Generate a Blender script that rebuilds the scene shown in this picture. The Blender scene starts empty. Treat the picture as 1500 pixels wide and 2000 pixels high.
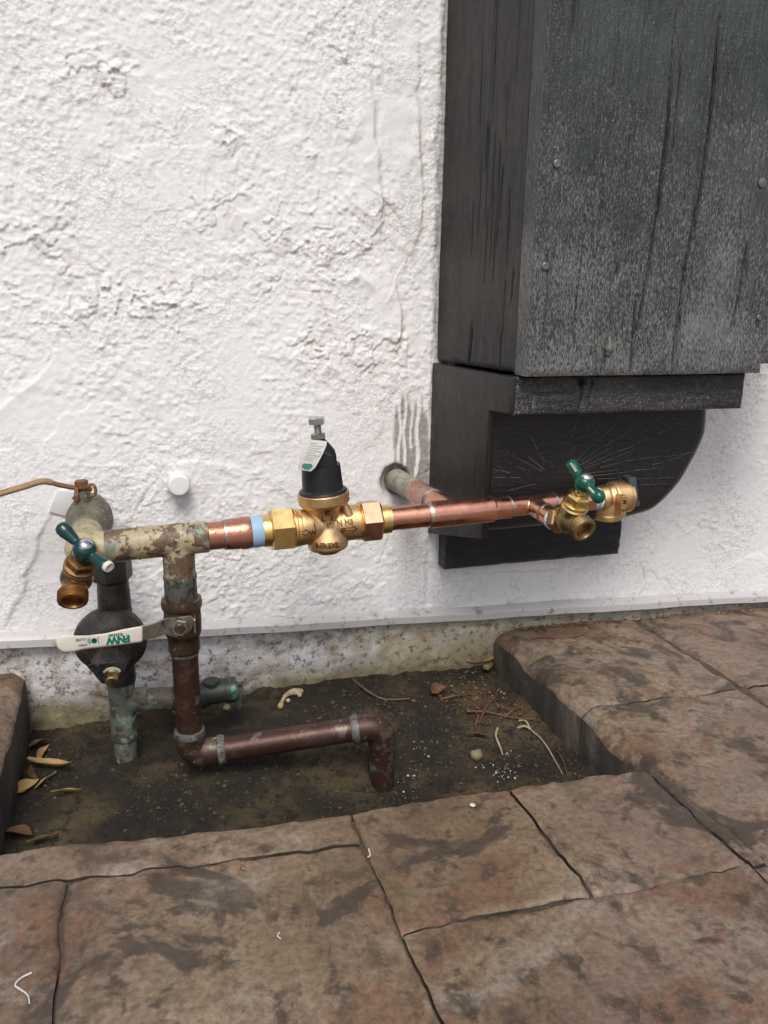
import bpy, bmesh, math, random
import numpy as np
from mathutils import Vector as V, Matrix

random.seed(7)
scene = bpy.context.scene
COL = scene.collection

# ------------------------------------------------------------------ camera
FPX, PITCH, YAW, ROLL = 1560.0, math.radians(15.0), math.radians(17.3), math.radians(0.8)
CAM = V((0.0, -1.06, 0.5))
_fw = V((math.sin(YAW)*math.cos(PITCH), math.cos(YAW)*math.cos(PITCH), -math.sin(PITCH)))
_rt = V((math.cos(YAW), -math.sin(YAW), 0.0)); _up = _rt.cross(_fw)
RT = _rt*math.cos(ROLL) + _up*math.sin(ROLL); UP = _up*math.cos(ROLL) - _rt*math.sin(ROLL); FW = _fw
cd = bpy.data.cameras.new('camera'); cam = bpy.data.objects.new('camera', cd); COL.objects.link(cam)
cd.sensor_fit = 'HORIZONTAL'; cd.sensor_width = 36.0; cd.lens = FPX/1500*36.0
cd.clip_start = 0.02; cd.clip_end = 500
cam.matrix_world = Matrix(((RT.x, UP.x, -FW.x, CAM.x), (RT.y, UP.y, -FW.y, CAM.y), (RT.z, UP.z, -FW.z, CAM.z), (0, 0, 0, 1)))
scene.camera = cam

# ------------------------------------------------------------------ light (open shade, soft daylight from upper left)
SUN_EL, SUN_AZ = math.radians(54), math.radians(194)      # azimuth clockwise from +y
world = bpy.data.worlds.new('World'); scene.world = world; world.use_nodes = True
wn = world.node_tree
sky = wn.nodes.new('ShaderNodeTexSky'); sky.sky_type = 'NISHITA'; sky.sun_disc = False
sky.sun_elevation = SUN_EL; sky.sun_rotation = SUN_AZ; sky.air_density = 1.0; sky.dust_density = 4.0; sky.ozone_density = 1.0
wn.links.new(sky.outputs[0], wn.nodes['Background'].inputs[0]); wn.nodes['Background'].inputs[1].default_value = 0.10
sl = bpy.data.lights.new('sun', 'SUN'); so = bpy.data.objects.new('sun', sl); COL.objects.link(so)
sl.energy = 1.4; sl.angle = math.radians(24); sl.color = (1.0, 0.975, 0.94)
sdir = V((math.sin(SUN_AZ)*math.cos(SUN_EL), math.cos(SUN_AZ)*math.cos(SUN_EL), math.sin(SUN_EL)))
so.rotation_euler = sdir.to_track_quat('Z', 'Y').to_euler(); so.location = (-1.5, -2.5, 3)
vs = scene.view_settings; vs.view_transform = 'Standard'; vs.look = 'None'; vs.gamma = 1.0; vs.exposure = 0.46
scene.render.engine = 'CYCLES'

# ------------------------------------------------------------------ pixel rays (photo 1500x2000)
def ray(px, py): return FW + RT*((px-750)/FPX) - UP*((py-1000)/FPX)
def hy(px, py, y):
    d = ray(px, py); return CAM + d*((y-CAM.y)/d.y)
def hx(px, py, x):
    d = ray(px, py); return CAM + d*((x-CAM.x)/d.x)
def hz(px, py, z):
    d = ray(px, py); return CAM + d*((z-CAM.z)/d.z)
def mpp(P): return (P-CAM).dot(FW)/FPX          # metres per photo pixel at a point

# ------------------------------------------------------------------ numpy noise
_tab = {}
def vnoise(x, y, seed=0):
    if seed not in _tab: _tab[seed] = np.random.RandomState(seed).rand(256, 256)
    r = _tab[seed]
    xi = np.floor(x).astype(int); yi = np.floor(y).astype(int); fx = x-xi; fy = y-yi
    fx = fx*fx*fx*(fx*(fx*6-15)+10); fy = fy*fy*fy*(fy*(fy*6-15)+10)
    a = r[xi % 256, yi % 256]; b = r[(xi+1) % 256, yi % 256]; c = r[xi % 256, (yi+1) % 256]; d = r[(xi+1) % 256, (yi+1) % 256]
    return (a*(1-fx)+b*fx)*(1-fy) + (c*(1-fx)+d*fx)*fy
def fbm(x, y, wl, seed=0, oct=4, gain=0.5):
    s = 0; a = 1; t = 0; f = 1/wl
    for o in range(oct):
        s = s + a*vnoise(x*f+13.7*o, y*f+7.1*o, seed+o); t += a; a *= gain; f *= 2.03
    return s/t
def sst(a, b, x):
    t = np.clip((x-a)/(b-a), 0, 1); return t*t*(3-2*t)
def seg_dist(x, y, pts):
    """distance to a polyline and the signed side of its closest segment"""
    best = np.full(x.shape, 1e9); side = np.zeros(x.shape); along = np.zeros(x.shape); acc = 0
    L = sum(math.dist(pts[i], pts[i+1]) for i in range(len(pts)-1))
    for (ax, ay), (bx, by) in zip(pts[:-1], pts[1:]):
        dx, dy = bx-ax, by-ay; l2 = dx*dx+dy*dy; l = math.sqrt(l2)
        t = np.clip(((x-ax)*dx+(y-ay)*dy)/l2, 0, 1)
        d = np.hypot(x-ax-t*dx, y-ay-t*dy); s = np.sign((x-ax)*dy-(y-ay)*dx)
        m = d < best
        best = np.where(m, d, best); side = np.where(m, s, side); along = np.where(m, (acc+t*l)/L, along); acc += l
    return best, side, along

# ------------------------------------------------------------------ geometry helpers: geo = (verts, faces)
def join(*gs):
    vv, ff = [], []
    for v, f in gs:
        o = len(vv); vv += list(v); ff += [tuple(i+o for i in q) for q in f]
    return vv, ff
def frame(ax, hint=None):
    ax = V(ax).normalized(); h = V(hint) if hint is not None else V((0, 0, 1))
    if abs(ax.dot(h.normalized())) > 0.98: h = V((1, 0, 0)) if abs(ax.x) < 0.9 else V((0, 1, 0))
    e1 = (h-ax*h.dot(ax)).normalized(); e2 = ax.cross(e1); return ax, e1, e2
def lathe(prof, P, ax, n=32, phase=0.0, hint=None):
    ax, e1, e2 = frame(ax, hint); P = V(P); vv = []; ff = []; rings = []
    for t, r in prof:
        if r < 1e-7: rings.append([len(vv)]); vv.append(P+ax*t); continue
        ids = []
        for k in range(n):
            a = phase+2*math.pi*k/n; ids.append(len(vv)); vv.append(P+ax*t+(e1*math.cos(a)+e2*math.sin(a))*r)
        rings.append(ids)
    for a, b in zip(rings[:-1], rings[1:]):
        if len(a) == 1 and len(b) == 1: continue
        for k in range(n):
            k2 = (k+1) % n
            if len(a) == 1: ff.append((a[0], b[k], b[k2]))
            elif len(b) == 1: ff.append((a[k], b[0], a[k2]))
            else: ff.append((a[k], b[k], b[k2], a[k2]))
    if len(rings[0]) > 1: ff.append(tuple(rings[0]))
    if len(rings[-1]) > 1: ff.append(tuple(reversed(rings[-1])))
    return vv, ff
def cyl(P, Q, r, n=32, r2=None, bev=0.0006):
    P = V(P); Q = V(Q); L = (Q-P).length; r2 = r if r2 is None else r2
    return lathe([(0, r-bev), (bev, r), (L-bev, r2), (L, r2-bev)], P, Q-P, n)
def hexp(P, ax, t0, t1, r, phase=0.0, hint=None, c=0.0018):
    return lathe([(t0, r*0.90), (t0+c, r), (t1-c, r), (t1, r*0.90)], P, ax, 6, phase, hint)
def sphere(P, r, n=20): return lathe([(-r*math.cos(math.pi*i/n), r*math.sin(math.pi*i/n) if 0 < i < n else 0) for i in range(n+1)], P, (0, 0, 1), n)
def sweep(pts, rad, n=14, flat=1.0, hint=None, caps=True):
    pts = [V(p) for p in pts]; m = len(pts)
    if not hasattr(rad, '__len__'): rad = [rad]*m
    vv = []; ff = []; e1 = None
    for i, p in enumerate(pts):
        t = (pts[min(i+1, m-1)]-pts[max(i-1, 0)]).normalized()
        if e1 is None: _, e1, e2 = frame(t, hint)
        else:
            e1 = (e1-t*e1.dot(t)).normalized(); e2 = t.cross(e1)
        for k in range(n):
            a = 2*math.pi*k/n; vv.append(p+e1*math.cos(a)*rad[i]+e2*math.sin(a)*rad[i]*flat)
    for i in range(m-1):
        for k in range(n):
            k2 = (k+1) % n; ff.append((i*n+k, i*n+k2, (i+1)*n+k2, (i+1)*n+k))
    if caps: ff.append(tuple(reversed(range(n)))); ff.append(tuple(range((m-1)*n, m*n)))
    return vv, ff
def spline(pts, k=8):
    pts = [V(p) for p in pts]; out = []
    for i in range(len(pts)-1):
        p0 = pts[max(i-1, 0)]; p1 = pts[i]; p2 = pts[i+1]; p3 = pts[min(i+2, len(pts)-1)]
        for j in range(k):
            t = j/k; out.append(0.5*((2*p1)+(p2-p0)*t+(2*p0-5*p1+4*p2-p3)*t*t+(3*p1-p0-3*p2+p3)*t**3))
    out.append(pts[-1]); return out
def box(c, e1, e2, e3, a, b, d):
    c = V(c); e1, e2, e3 = V(e1), V(e2), V(e3)
    vv = [c+e1*a*sx+e2*b*sy+e3*d*sz for sx in (-1, 1) for sy in (-1, 1) for sz in (-1, 1)]
    return vv, [(0, 1, 3, 2), (4, 6, 7, 5), (0, 4, 5, 1), (2, 3, 7, 6), (0, 2, 6, 4), (1, 5, 7, 3)]
def mesh_of(name, geo):
    me = bpy.data.meshes.new(name); me.from_pydata([tuple(v) for v in geo[0]], [], geo[1])
    bm = bmesh.new(); bm.from_mesh(me); bmesh.ops.recalc_face_normals(bm, faces=bm.faces); bm.to_mesh(me); bm.free()
    return me
def evaluated(me, mods):
    o = bpy.data.objects.new('tmp', me); COL.objects.link(o)
    for t, kw in mods:
        m = o.modifiers.new(t, t)
        for k, v in kw.items(): setattr(m, k, v)
    bpy.context.view_layer.update()
    e = o.evaluated_get(bpy.context.evaluated_depsgraph_get()); r = bpy.data.meshes.new_from_object(e)
    bpy.data.objects.remove(o); return r
def fused(geo, voxel=0.0009, it=6):
    """cast form: volumes fused with filleted joints"""
    me = evaluated(mesh_of('cast', geo), [('REMESH', dict(mode='VOXEL', voxel_size=voxel, use_smooth_shade=True)), ('SMOOTH', dict(factor=0.5, iterations=it))])
    return [v.co.copy() for v in me.vertices], [tuple(p.vertices) for p in me.polygons]
def bevelled(geo, w=0.002, seg=2):
    me = evaluated(mesh_of('bev', geo), [('BEVEL', dict(width=w, segments=seg, limit_method='ANGLE'))])
    return [v.co.copy() for v in me.vertices], [tuple(p.vertices) for p in me.polygons]
def text_geo(s, size, depth, P, ex, ey, bold=0.0):
    cu = bpy.data.curves.new('t', 'FONT'); cu.body = s; cu.size = size; cu.extrude = depth; cu.align_x = 'CENTER'; cu.align_y = 'CENTER'; cu.offset = bold
    cu.resolution_u = 3
    o = bpy.data.objects.new('t', cu); COL.objects.link(o); bpy.context.view_layer.update()
    me = bpy.data.meshes.new_from_object(o.evaluated_get(bpy.context.evaluated_depsgraph_get())); bpy.data.objects.remove(o)
    P = V(P); ex = V(ex).normalized(); ey = V(ey).normalized(); ez = ex.cross(ey)
    return [P+ex*v.co.x+ey*v.co.y+ez*v.co.z for v in me.vertices], [tuple(p.vertices) for p in me.polygons]

def link(name, me, mat, parent=None, smooth=35):
    o = bpy.data.objects.new(name, me); COL.objects.link(o)
    if mat is not None: me.materials.clear(); me.materials.append(mat)
    if smooth:
        me.polygons.foreach_set('use_smooth', [True]*len(me.polygons))
        if smooth < 170: me.set_sharp_from_angle(angle=math.radians(smooth))
    if parent is not None: o.parent = parent
    return o
def base(o):
    p = V((0, 0, 0))
    while o is not None: p = p+o.location; o = o.parent
    return p
def part(name, geo, mat, parent=None, smooth=35):
    b = base(parent)
    return link(name, mesh_of(name, ([V(v)-b for v in geo[0]], geo[1])), mat, parent, smooth)
def thing(name, label, cat, loc, group=None):
    o = bpy.data.objects.new(name, None); o.empty_display_size = 0.02; COL.objects.link(o); o.location = loc
    return tag(o, label, cat, group)
def tag(o, label, cat, group=None):
    o['label'] = label; o['category'] = cat
    if group: o['group'] = group
    return o
def solo(name, geo, mat, label, cat, group=None, smooth=35):
    """a thing that is one mesh, origin at its lowest point's middle"""
    vv = [V(v) for v in geo[0]]; c = V((sum(v.x for v in vv)/len(vv), sum(v.y for v in vv)/len(vv), min(v.z for v in vv)))
    o = link(name, mesh_of(name, ([v-c for v in vv], geo[1])), mat, None, smooth); o.location = c
    return tag(o, label, cat, group)
def grid_mesh(name, X, Y, Z, extra=None):
    """heightfield from 2-D arrays of world coordinates"""
    nu, nv = X.shape; me = bpy.data.meshes.new(name)
    co = np.stack([X, Y, Z], -1).reshape(-1, 3)
    i = np.arange(nu*nv).reshape(nu, nv)
    f = np.stack([i[:-1, :-1], i[1:, :-1], i[1:, 1:], i[:-1, 1:]], -1).reshape(-1, 4)
    me.vertices.add(len(co)); me.vertices.foreach_set('co', co.ravel().astype(np.float32))
    me.loops.add(f.size); me.loops.foreach_set('vertex_index', f.ravel().astype(np.int32))
    me.polygons.add(len(f)); me.polygons.foreach_set('loop_start', np.arange(0, f.size, 4, dtype=np.int32))
    try: me.polygons.foreach_set('loop_total', np.full(len(f), 4, np.int32))
    except Exception: pass
    me.update(calc_edges=True); me.validate()
    for k, a in (extra or {}).items():
        at = me.attributes.new(k, 'FLOAT', 'POINT'); at.data.foreach_set('value', a.ravel().astype(np.float32))
    return me
def relief_panel(name, O, U, W, N, w, h, th, cell, hf, mat, parent=None, cu=None):
    """board: displaced front grid, edges and a flat back"""
    O, U, W, N = V(O), V(U).normalized(), V(W).normalized(), V(N).normalized()
    nu = max(2, int(w/cell)+1); nv = max(2, int(h/(cu or cell))+1)
    u, v = np.meshgrid(np.linspace(0, w, nu), np.linspace(0, h, nv), indexing='ij')
    hgt = hf(u, v)
    # wrap a ring to the back
    u2 = np.pad(u, 1, mode='edge'); v2 = np.pad(v, 1, mode='edge'); h2 = np.pad(hgt, 1, mode='edge')
    h2[0, :] = h2[-1, :] = -th; h2[:, 0] = h2[:, -1] = -th
    C = [O[k]+U[k]*u2+W[k]*v2+N[k]*h2 for k in range(3)]
    b = base(parent)
    me = grid_mesh(name, C[0]-b.x, C[1]-b.y, C[2]-b.z)
    if U.cross(W).dot(N) < 0: me.flip_normals()
    return link(name, me, mat, parent, 50)

# ------------------------------------------------------------------ materials
class Mat:
    def __init__(s, name, rough=0.6, metal=0.0, color=(0.5, 0.5, 0.5), spec=None):
        s.m = bpy.data.materials.new(name); s.m.use_nodes = True; s.t = s.m.node_tree; s.b = s.t.nodes['Principled BSDF']
        s.set('Base Color', color); s.set('Roughness', rough); s.set('Metallic', metal)
        if spec is not None: s.set('Specular IOR Level', spec)
        s.pos = s.t.nodes.new('ShaderNodeNewGeometry').outputs['Position']
    def put(s, sock, v):
        if isinstance(v, bpy.types.NodeSocket): s.t.links.new(v, sock)
        elif isinstance(v, (tuple, list)) and len(v) == 3 and len(sock.default_value) == 4: sock.default_value = (*v, 1)
        else: sock.default_value = v
    def set(s, k, v): s.put(s.b.inputs[k], v)
    def scaled(s, sx, sy, sz, src=None):
        n = s.t.nodes.new('ShaderNodeVectorMath'); n.operation = 'MULTIPLY'; s.t.links.new(src or s.pos, n.inputs[0]); n.inputs[1].default_value = (sx, sy, sz); return n.outputs[0]
    def noise(s, scale, detail=4, rough=0.55, dist=0.0, vec=None, off=0.0):
        n = s.t.nodes.new('ShaderNodeTexNoise'); n.inputs['Scale'].default_value = scale; n.inputs['Detail'].default_value = detail
        n.inputs['Roughness'].default_value = rough; n.inputs['Distortion'].default_value = dist
        v = vec or s.pos
        if off:
            a = s.t.nodes.new('ShaderNodeVectorMath'); a.operation = 'ADD'; s.t.links.new(v, a.inputs[0]); a.inputs[1].default_value = (off, off*1.7, off*0.6); v = a.outputs[0]
        s.t.links.new(v, n.inputs['Vector']); return n.outputs['Fac']
    def vor(s, scale, vec=None, feature='F1', out='Distance'):
        n = s.t.nodes.new('ShaderNodeTexVoronoi'); n.feature = feature; n.inputs['Scale'].default_value = scale; s.t.links.new(vec or s.pos, n.inputs['Vector']); return n.outputs[out]
    def ramp(s, fac, stops):
        n = s.t.nodes.new('ShaderNodeValToRGB'); s.t.links.new(fac, n.inputs[0]); e = n.color_ramp.elements
        while len(e) < len(stops): e.new(0.5)
        for q, (p, c) in zip(e, stops):
            q.position = p; q.color = (c, c, c, 1) if not hasattr(c, '__len__') else (*c, 1)
        return n.outputs[0]
    def mask(s, fac, a, b): return s.ramp(fac, [(min(a, b), 0.0 if a < b else 1.0), (max(a, b), 1.0 if a < b else 0.0)])
    def mix(s, fac, a, b, mode='MIX'):
        n = s.t.nodes.new('ShaderNodeMixRGB'); n.blend_type = mode
        s.put(n.inputs[0], fac); s.put(n.inputs[1], a); s.put(n.inputs[2], b); return n.outputs[0]
    def math(s, op, a, b=0.0, c=None):
        n = s.t.nodes.new('ShaderNodeMath'); n.operation = op; s.put(n.inputs[0], a); s.put(n.inputs[1], b)
        if c is not None: s.put(n.inputs[2], c)
        return n.outputs[0]
    def xyz(s, src=None):
        n = s.t.nodes.new('ShaderNodeSeparateXYZ'); s.t.links.new(src or s.pos, n.inputs[0]); return n.outputs
    def attr(s, name):
        n = s.t.nodes.new('ShaderNodeAttribute'); n.attribute_name = name; return n.outputs['Fac']
    def bump(s, h, strength=0.5, dist=0.001, prev=None):
        n = s.t.nodes.new('ShaderNodeBump'); n.inputs['Strength'].default_value = strength; n.inputs['Distance'].default_value = dist
        s.t.links.new(h, n.inputs['Height'])
        if prev: s.t.links.new(prev, n.inputs['Normal'])
        s.t.links.new(n.outputs[0], s.b.inputs['Normal']); return n.outputs[0]
M = {}
# stucco
m = Mat('painted_stucco', 0.85, spec=0.25)
c = m.ramp(m.noise(5, 3), [(0.3, (0.79, 0.79, 0.785)), (0.7, (0.82, 0.82, 0.82))])
c = m.mix(m.mask(m.noise(60, 5, 0.65), 0.70, 0.80), c, (0.60, 0.57, 0.52))
pit = m.attr('dirt_shade'); c = m.mix(m.math('MULTIPLY', pit, 0.75), c, (0.42, 0.37, 0.31))  # dirt and painted relief shade share one tan tone
grey = m.attr('bare'); c = m.mix(grey, c, m.ramp(m.noise(160, 4, 0.6), [(0.3, (0.25, 0.24, 0.225)), (0.7, (0.40, 0.385, 0.36))]))
m.set('Base Color', c)
area = m.mask(m.noise(9, 4, 0.6, 0.4, None, 3), 0.42, 0.60)                 # rough stipple in places, trowelled smooth in others
vd = m.vor(230); st = m.math('MULTIPLY', vd, m.math('MULTIPLY_ADD', area, 0.85, 0.15))
c = m.mix(m.math('MULTIPLY', m.mask(m.math('ADD', vd, m.math('MULTIPLY', m.noise(45, 3), 0.6)), 0.90, 1.02), m.math('MULTIPLY', area, 0.35)), c, (0.45, 0.43, 0.41)); m.set('Base Color', c)
b1 = m.bump(st, 0.5, 0.0013); b2 = m.bump(m.math('MULTIPLY', m.noise(380, 3, 0.6), m.math('MULTIPLY_ADD', area, 0.6, 0.4)), 0.7, 0.0009, b1); m.bump(m.noise(1100, 2, 0.6), 0.3, 0.0004, b2); M['stucco'] = m.m
# foundation stucco, dirty, mossy near the soil
m = Mat('dirty_foundation', 0.8)
z = m.xyz()[2]
n1 = m.noise(14, 6, 0.65); n2 = m.noise(110, 5, 0.7)
c = m.ramp(m.noise(26, 6, 0.7, 0.3), [(0.36, (0.26, 0.22, 0.19)), (0.48, (0.50, 0.47, 0.45)), (0.60, (0.68, 0.67, 0.67))])
x_ = m.xyz()[0]
ochre = m.math('MULTIPLY', m.mask(m.math('ADD', m.math('MULTIPLY', m.math('SUBTRACT', x_, 0.24), 3.0), m.math('MULTIPLY', m.math('SUBTRACT', n1, 0.5), 1.6)), 0.0, 0.35), 0.85)
c = m.mix(ochre, c, m.ramp(m.noise(25, 5, 0.6, off=3), [(0.38, (0.33, 0.28, 0.17)), (0.5, (0.43, 0.37, 0.25)), (0.6, (0.30, 0.30, 0.26))]))
hh = m.math('ADD', m.math('SUBTRACT', z, -0.055), m.math('MULTIPLY', m.math('SUBTRACT', n1, 0.5), 0.075))
c = m.mix(m.ramp(hh, [(0.0, 0.92), (0.045, 0.0)]), c, m.ramp(m.noise(40, 4), [(0.35, (0.085, 0.075, 0.028)), (0.65, (0.24, 0.20, 0.10))]))
c = m.mix(m.math('MULTIPLY', m.mask(n2, 0.53, 0.62), 0.8), c, (0.11, 0.085, 0.06))
m.set('Base Color', c); b1 = m.bump(m.noise(260, 3), 0.9, 0.0012); m.bump(n2, 0.6, 0.0008, b1); M['foundation'] = m.m
m = Mat('screed_metal_paint', 0.45)
m.set('Base Color', m.mix(m.mask(m.noise(70, 5, 0.7), 0.56, 0.68), (0.50, 0.49, 0.485), (0.26, 0.21, 0.17))); m.bump(m.noise(150, 3), 0.3, 0.0006); M['screed'] = m.m

# timber paint
def timber(name, sx, sy, sz, col, rough, bumpd, light, spec=0.5, worn_sheen=0.0):
    m = Mat(name, rough, 0, col, spec)
    v = m.scaled(sx, sy, sz)
    g = m.noise(1.0, 5, 0.6, 0.25, v); g2 = m.noise(420, 3, 0.6); g3 = m.noise(3.1, 3, 0.6, 0.1, v, 5)
    c = m.mix(m.mask(g, 0.60, 0.42), col, tuple(k*0.35 for k in col))
    c = m.mix(m.mask(m.noise(9, 4, 0.6, 0, None, 2), 0.45, 0.7), c, light)
    if worn_sheen:                                     # grey grain: wear on the ledger, painted silvery sheen towards the plank's foot
        wz = m.math('MULTIPLY_ADD', m.xyz()[2], -0.55, worn_sheen)
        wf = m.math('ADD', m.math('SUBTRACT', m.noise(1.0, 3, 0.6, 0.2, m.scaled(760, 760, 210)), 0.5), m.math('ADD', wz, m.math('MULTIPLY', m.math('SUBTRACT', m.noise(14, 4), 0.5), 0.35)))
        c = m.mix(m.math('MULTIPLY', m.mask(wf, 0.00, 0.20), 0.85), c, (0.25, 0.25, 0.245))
    m.set('Base Color', c)
    m.set('Roughness', m.ramp(m.noise(80, 4), [(0.3, rough-0.08), (0.7, rough+0.1)]))
    b1 = m.bump(g, 0.9, bumpd); b2 = m.bump(g3, 0.6, bumpd*0.6, b1); m.bump(g2, 0.55, bumpd*0.6, b2)
    return m.m
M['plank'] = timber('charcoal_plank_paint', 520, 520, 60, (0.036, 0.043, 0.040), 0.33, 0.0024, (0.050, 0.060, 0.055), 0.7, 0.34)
M['sideboard'] = timber('brown_black_timber_paint', 300, 300, 14, (0.017, 0.0155, 0.0145), 0.42, 0.0014, (0.032, 0.026, 0.022))
M['ledger'] = timber('black_ledger_paint', 90, 120, 330, (0.022, 0.022, 0.024), 0.33, 0.0020, (0.038, 0.036, 0.036), 0.6, 0.16)
M['sill'] = timber('black_sill_paint', 110, 120, 420, (0.016, 0.016, 0.018), 0.38, 0.0030, (0.026, 0.026, 0.028), 0.6)
m = Mat('black_end_grain_paint', 0.33, 0, (0.012, 0.012, 0.0135), 0.5)
c = m.mix(m.mask(m.noise(260, 4, 0.7), 0.50, 0.72), (0.010, 0.010, 0.0115), (0.034, 0.033, 0.035))
m.set('Base Color', c); b1 = m.bump(m.noise(1, 4, 0.6, 0.3, m.scaled(60, 60, 190)), 0.8, 0.0014); m.bump(m.noise(480, 3), 0.6, 0.0008, b1); M['endgrain'] = m.m
M['hair'] = Mat('pale_hairline', 0.7, 0, (0.20, 0.19, 0.18)).m
m = Mat('nail_paint', 0.45, 0.3, (0.14, 0.145, 0.145)); m.bump(m.noise(900, 2), 0.4, 0.0003); M['nail'] = m.m
m = Mat('green_grey_putty', 0.6, 0, (0.10, 0.12, 0.10)); m.bump(m.noise(500, 3), 0.5, 0.0006); M['putty'] = m.m
m = Mat('dark_gap', 0.9, 0, (0.02, 0.018, 0.016)); M['gap'] = m.m

# metals
def metal(name, c1, c2, rough, bscale=500, bstr=0.1, bd=0.0003, spots=None, nscale=60, metallic=1.0):
    m = Mat(name, rough, metallic)
    c = m.ramp(m.noise(nscale, 5, 0.6), [(0.35, c1), (0.65, c2)])
    if spots: c = m.mix(m.mask(m.noise(spots[2], 5, 0.65, 0, None, 4), spots[3], spots[3]+0.06), c, spots[0]); 
    m.set('Base Color', c); m.set('Roughness', m.ramp(m.noise(nscale*1.7, 4), [(0.3, max(rough-0.08, 0.05)), (0.7, rough+0.12)]))
    m.bump(m.noise(bscale, 3), bstr, bd); return m.m
M['copper'] = metal('bright_copper', (0.62, 0.27, 0.18), (0.80, 0.41, 0.29), 0.24, 900, 0.06, spots=((0.34, 0.14, 0.09), 1, 30, 0.70), nscale=38)
M['solder'] = metal('solder', (0.30, 0.29, 0.27), (0.52, 0.50, 0.46), 0.38, 600, 0.4, 0.0005)
M['brass'] = metal('polished_brass', (0.80, 0.56, 0.22), (0.90, 0.68, 0.31), 0.30, 900, 0.05)
M['bronze'] = metal('sand_cast_bronze', (0.64, 0.42, 0.20), (0.76, 0.53, 0.28), 0.40, 1100, 0.6, 0.0006)
M['bronze_red'] = metal('red_bronze_nut', (0.58, 0.30, 0.19), (0.72, 0.42, 0.27), 0.33, 1000, 0.35, 0.0005)
M['bronze_dark'] = metal('shaded_cast_letters', (0.20, 0.115, 0.05), (0.27, 0.16, 0.075), 0.45, 900, 0.4, 0.0004)  # shading of the raised letters put into a darker bronze
M['rawbrass'] = metal('dull_cast_brass', (0.30, 0.21, 0.10), (0.46, 0.33, 0.16), 0.40, 900, 0.4, 0.0005)
M['tarnish'] = metal('tarnished_brown_brass', (0.14, 0.075, 0.035), (0.27, 0.165, 0.075), 0.36, 500, 0.35, 0.0006, spots=((0.34, 0.27, 0.15), 1, 70, 0.60), metallic=0.85)
M['tarnish_rim'] = metal('tarnished_orange_brass', (0.28, 0.13, 0.04), (0.40, 0.22, 0.08), 0.34, 500, 0.3, 0.0005, metallic=0.9)
M['chrome'] = metal('zinc_steel', (0.55, 0.55, 0.54), (0.72, 0.71, 0.69), 0.22, 700, 0.1)
M['zinc'] = metal('zinc_bolt', (0.42, 0.40, 0.37), (0.60, 0.58, 0.54), 0.30, 700, 0.15)
M['lever_steel'] = metal('weathered_lever_steel', (0.22, 0.20, 0.17), (0.42, 0.39, 0.34), 0.36, 400, 0.35, 0.0006, spots=((0.10, 0.07, 0.05), 1, 90, 0.6))
M['rust'] = metal('rusted_lever', (0.14, 0.06, 0.03), (0.22, 0.10, 0.045), 0.65, 450, 0.7, 0.0009, spots=((0.30, 0.19, 0.09), 1, 80, 0.58), metallic=0.2)
M['tan_lever'] = metal('tan_lever_sleeve', (0.24, 0.15, 0.07), (0.33, 0.23, 0.12), 0.55, 300, 0.4, 0.0006, metallic=0.1)
M['blackmetal'] = metal('dark_iron_bronze', (0.026, 0.023, 0.021), (0.075, 0.064, 0.054), 0.50, 500, 0.7, 0.0009, spots=((0.17, 0.15, 0.12), 1, 160, 0.66), metallic=0.45)
M['greybronze'] = metal('grey_corroded_bronze', (0.085, 0.075, 0.055), (0.20, 0.18, 0.13), 0.58, 420, 0.9, 0.0011, spots=((0.34, 0.31, 0.25), 1, 190, 0.60), metallic=0.35)
def layered(name, top, mid, deep, s1, t1, s2, t2, rough=0.55, metallic=0.15, extra=None):
    m = Mat(name, rough, metallic)
    a = m.noise(s1, 6, 0.65, 0.3); b = m.noise(s2, 6, 0.65, 0.2, None, 6); f = m.noise(260, 4, 0.65)
    c = m.mix(m.mask(f, 0.4, 0.65), top, tuple(k*0.78 for k in top))
    c = m.mix(m.mask(a, t1, t1+0.03), c, m.mix(m.mask(f, 0.45, 0.6), mid, tuple(k*0.6 for k in mid)))
    c = m.mix(m.mask(b, t2, t2+0.04), c, deep)
    if extra: c = m.mix(m.mask(m.noise(extra[1], 4, 0.6, 0, None, 9), extra[2], extra[2]+0.05), c, extra[0])
    m.set('Base Color', c)
    b1 = m.bump(a, 0.5, 0.0015); b2 = m.bump(b, 0.4, 0.001, b1); m.bump(f, 0.4, 0.0006, b2); return m.m
M['oldpaint'] = layered('flaking_beige_paint', (0.41, 0.345, 0.21), (0.15, 0.095, 0.06), (0.20, 0.24, 0.19), 48, 0.485, 36, 0.545, 0.5, 0.1, ((0.05, 0.045, 0.036), 55, 0.60))
M['palepaint'] = layered('pale_yellow_old_paint', (0.43, 0.37, 0.22), (0.33, 0.285, 0.175), (0.22, 0.13, 0.07), 30, 0.5, 40, 0.64, 0.5, 0.05)
M['splash_copper'] = layered('paint_splashed_copper', (0.50, 0.22, 0.15), (0.40, 0.34, 0.21), (0.16, 0.08, 0.05), 50, 0.57, 45, 0.63, 0.30, 0.75)
M['agedcopper'] = layered('aged_brown_copper', (0.060, 0.026, 0.019), (0.080, 0.046, 0.034), (0.24, 0.23, 0.20), 26, 0.50, 95, 0.66, 0.42, 0.45, ((0.13, 0.11, 0.085), 40, 0.62))
M['agedjoint'] = layered('aged_copper_fitting', (0.062, 0.033, 0.024), (0.13, 0.092, 0.068), (0.15, 0.23, 0.19), 55, 0.53, 42, 0.64, 0.45, 0.45, ((0.36, 0.34, 0.31), 110, 0.66))
M['oldsolder'] = layered('old_grey_solder', (0.15, 0.15, 0.135), (0.085, 0.085, 0.075), (0.25, 0.25, 0.235), 90, 0.52, 70, 0.60, 0.5, 0.4)
M['verdigris'] = layered('verdigris_copper', (0.155, 0.175, 0.135), (0.10, 0.085, 0.06), (0.24, 0.29, 0.24), 34, 0.50, 48, 0.55, 0.6, 0.2)
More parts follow.
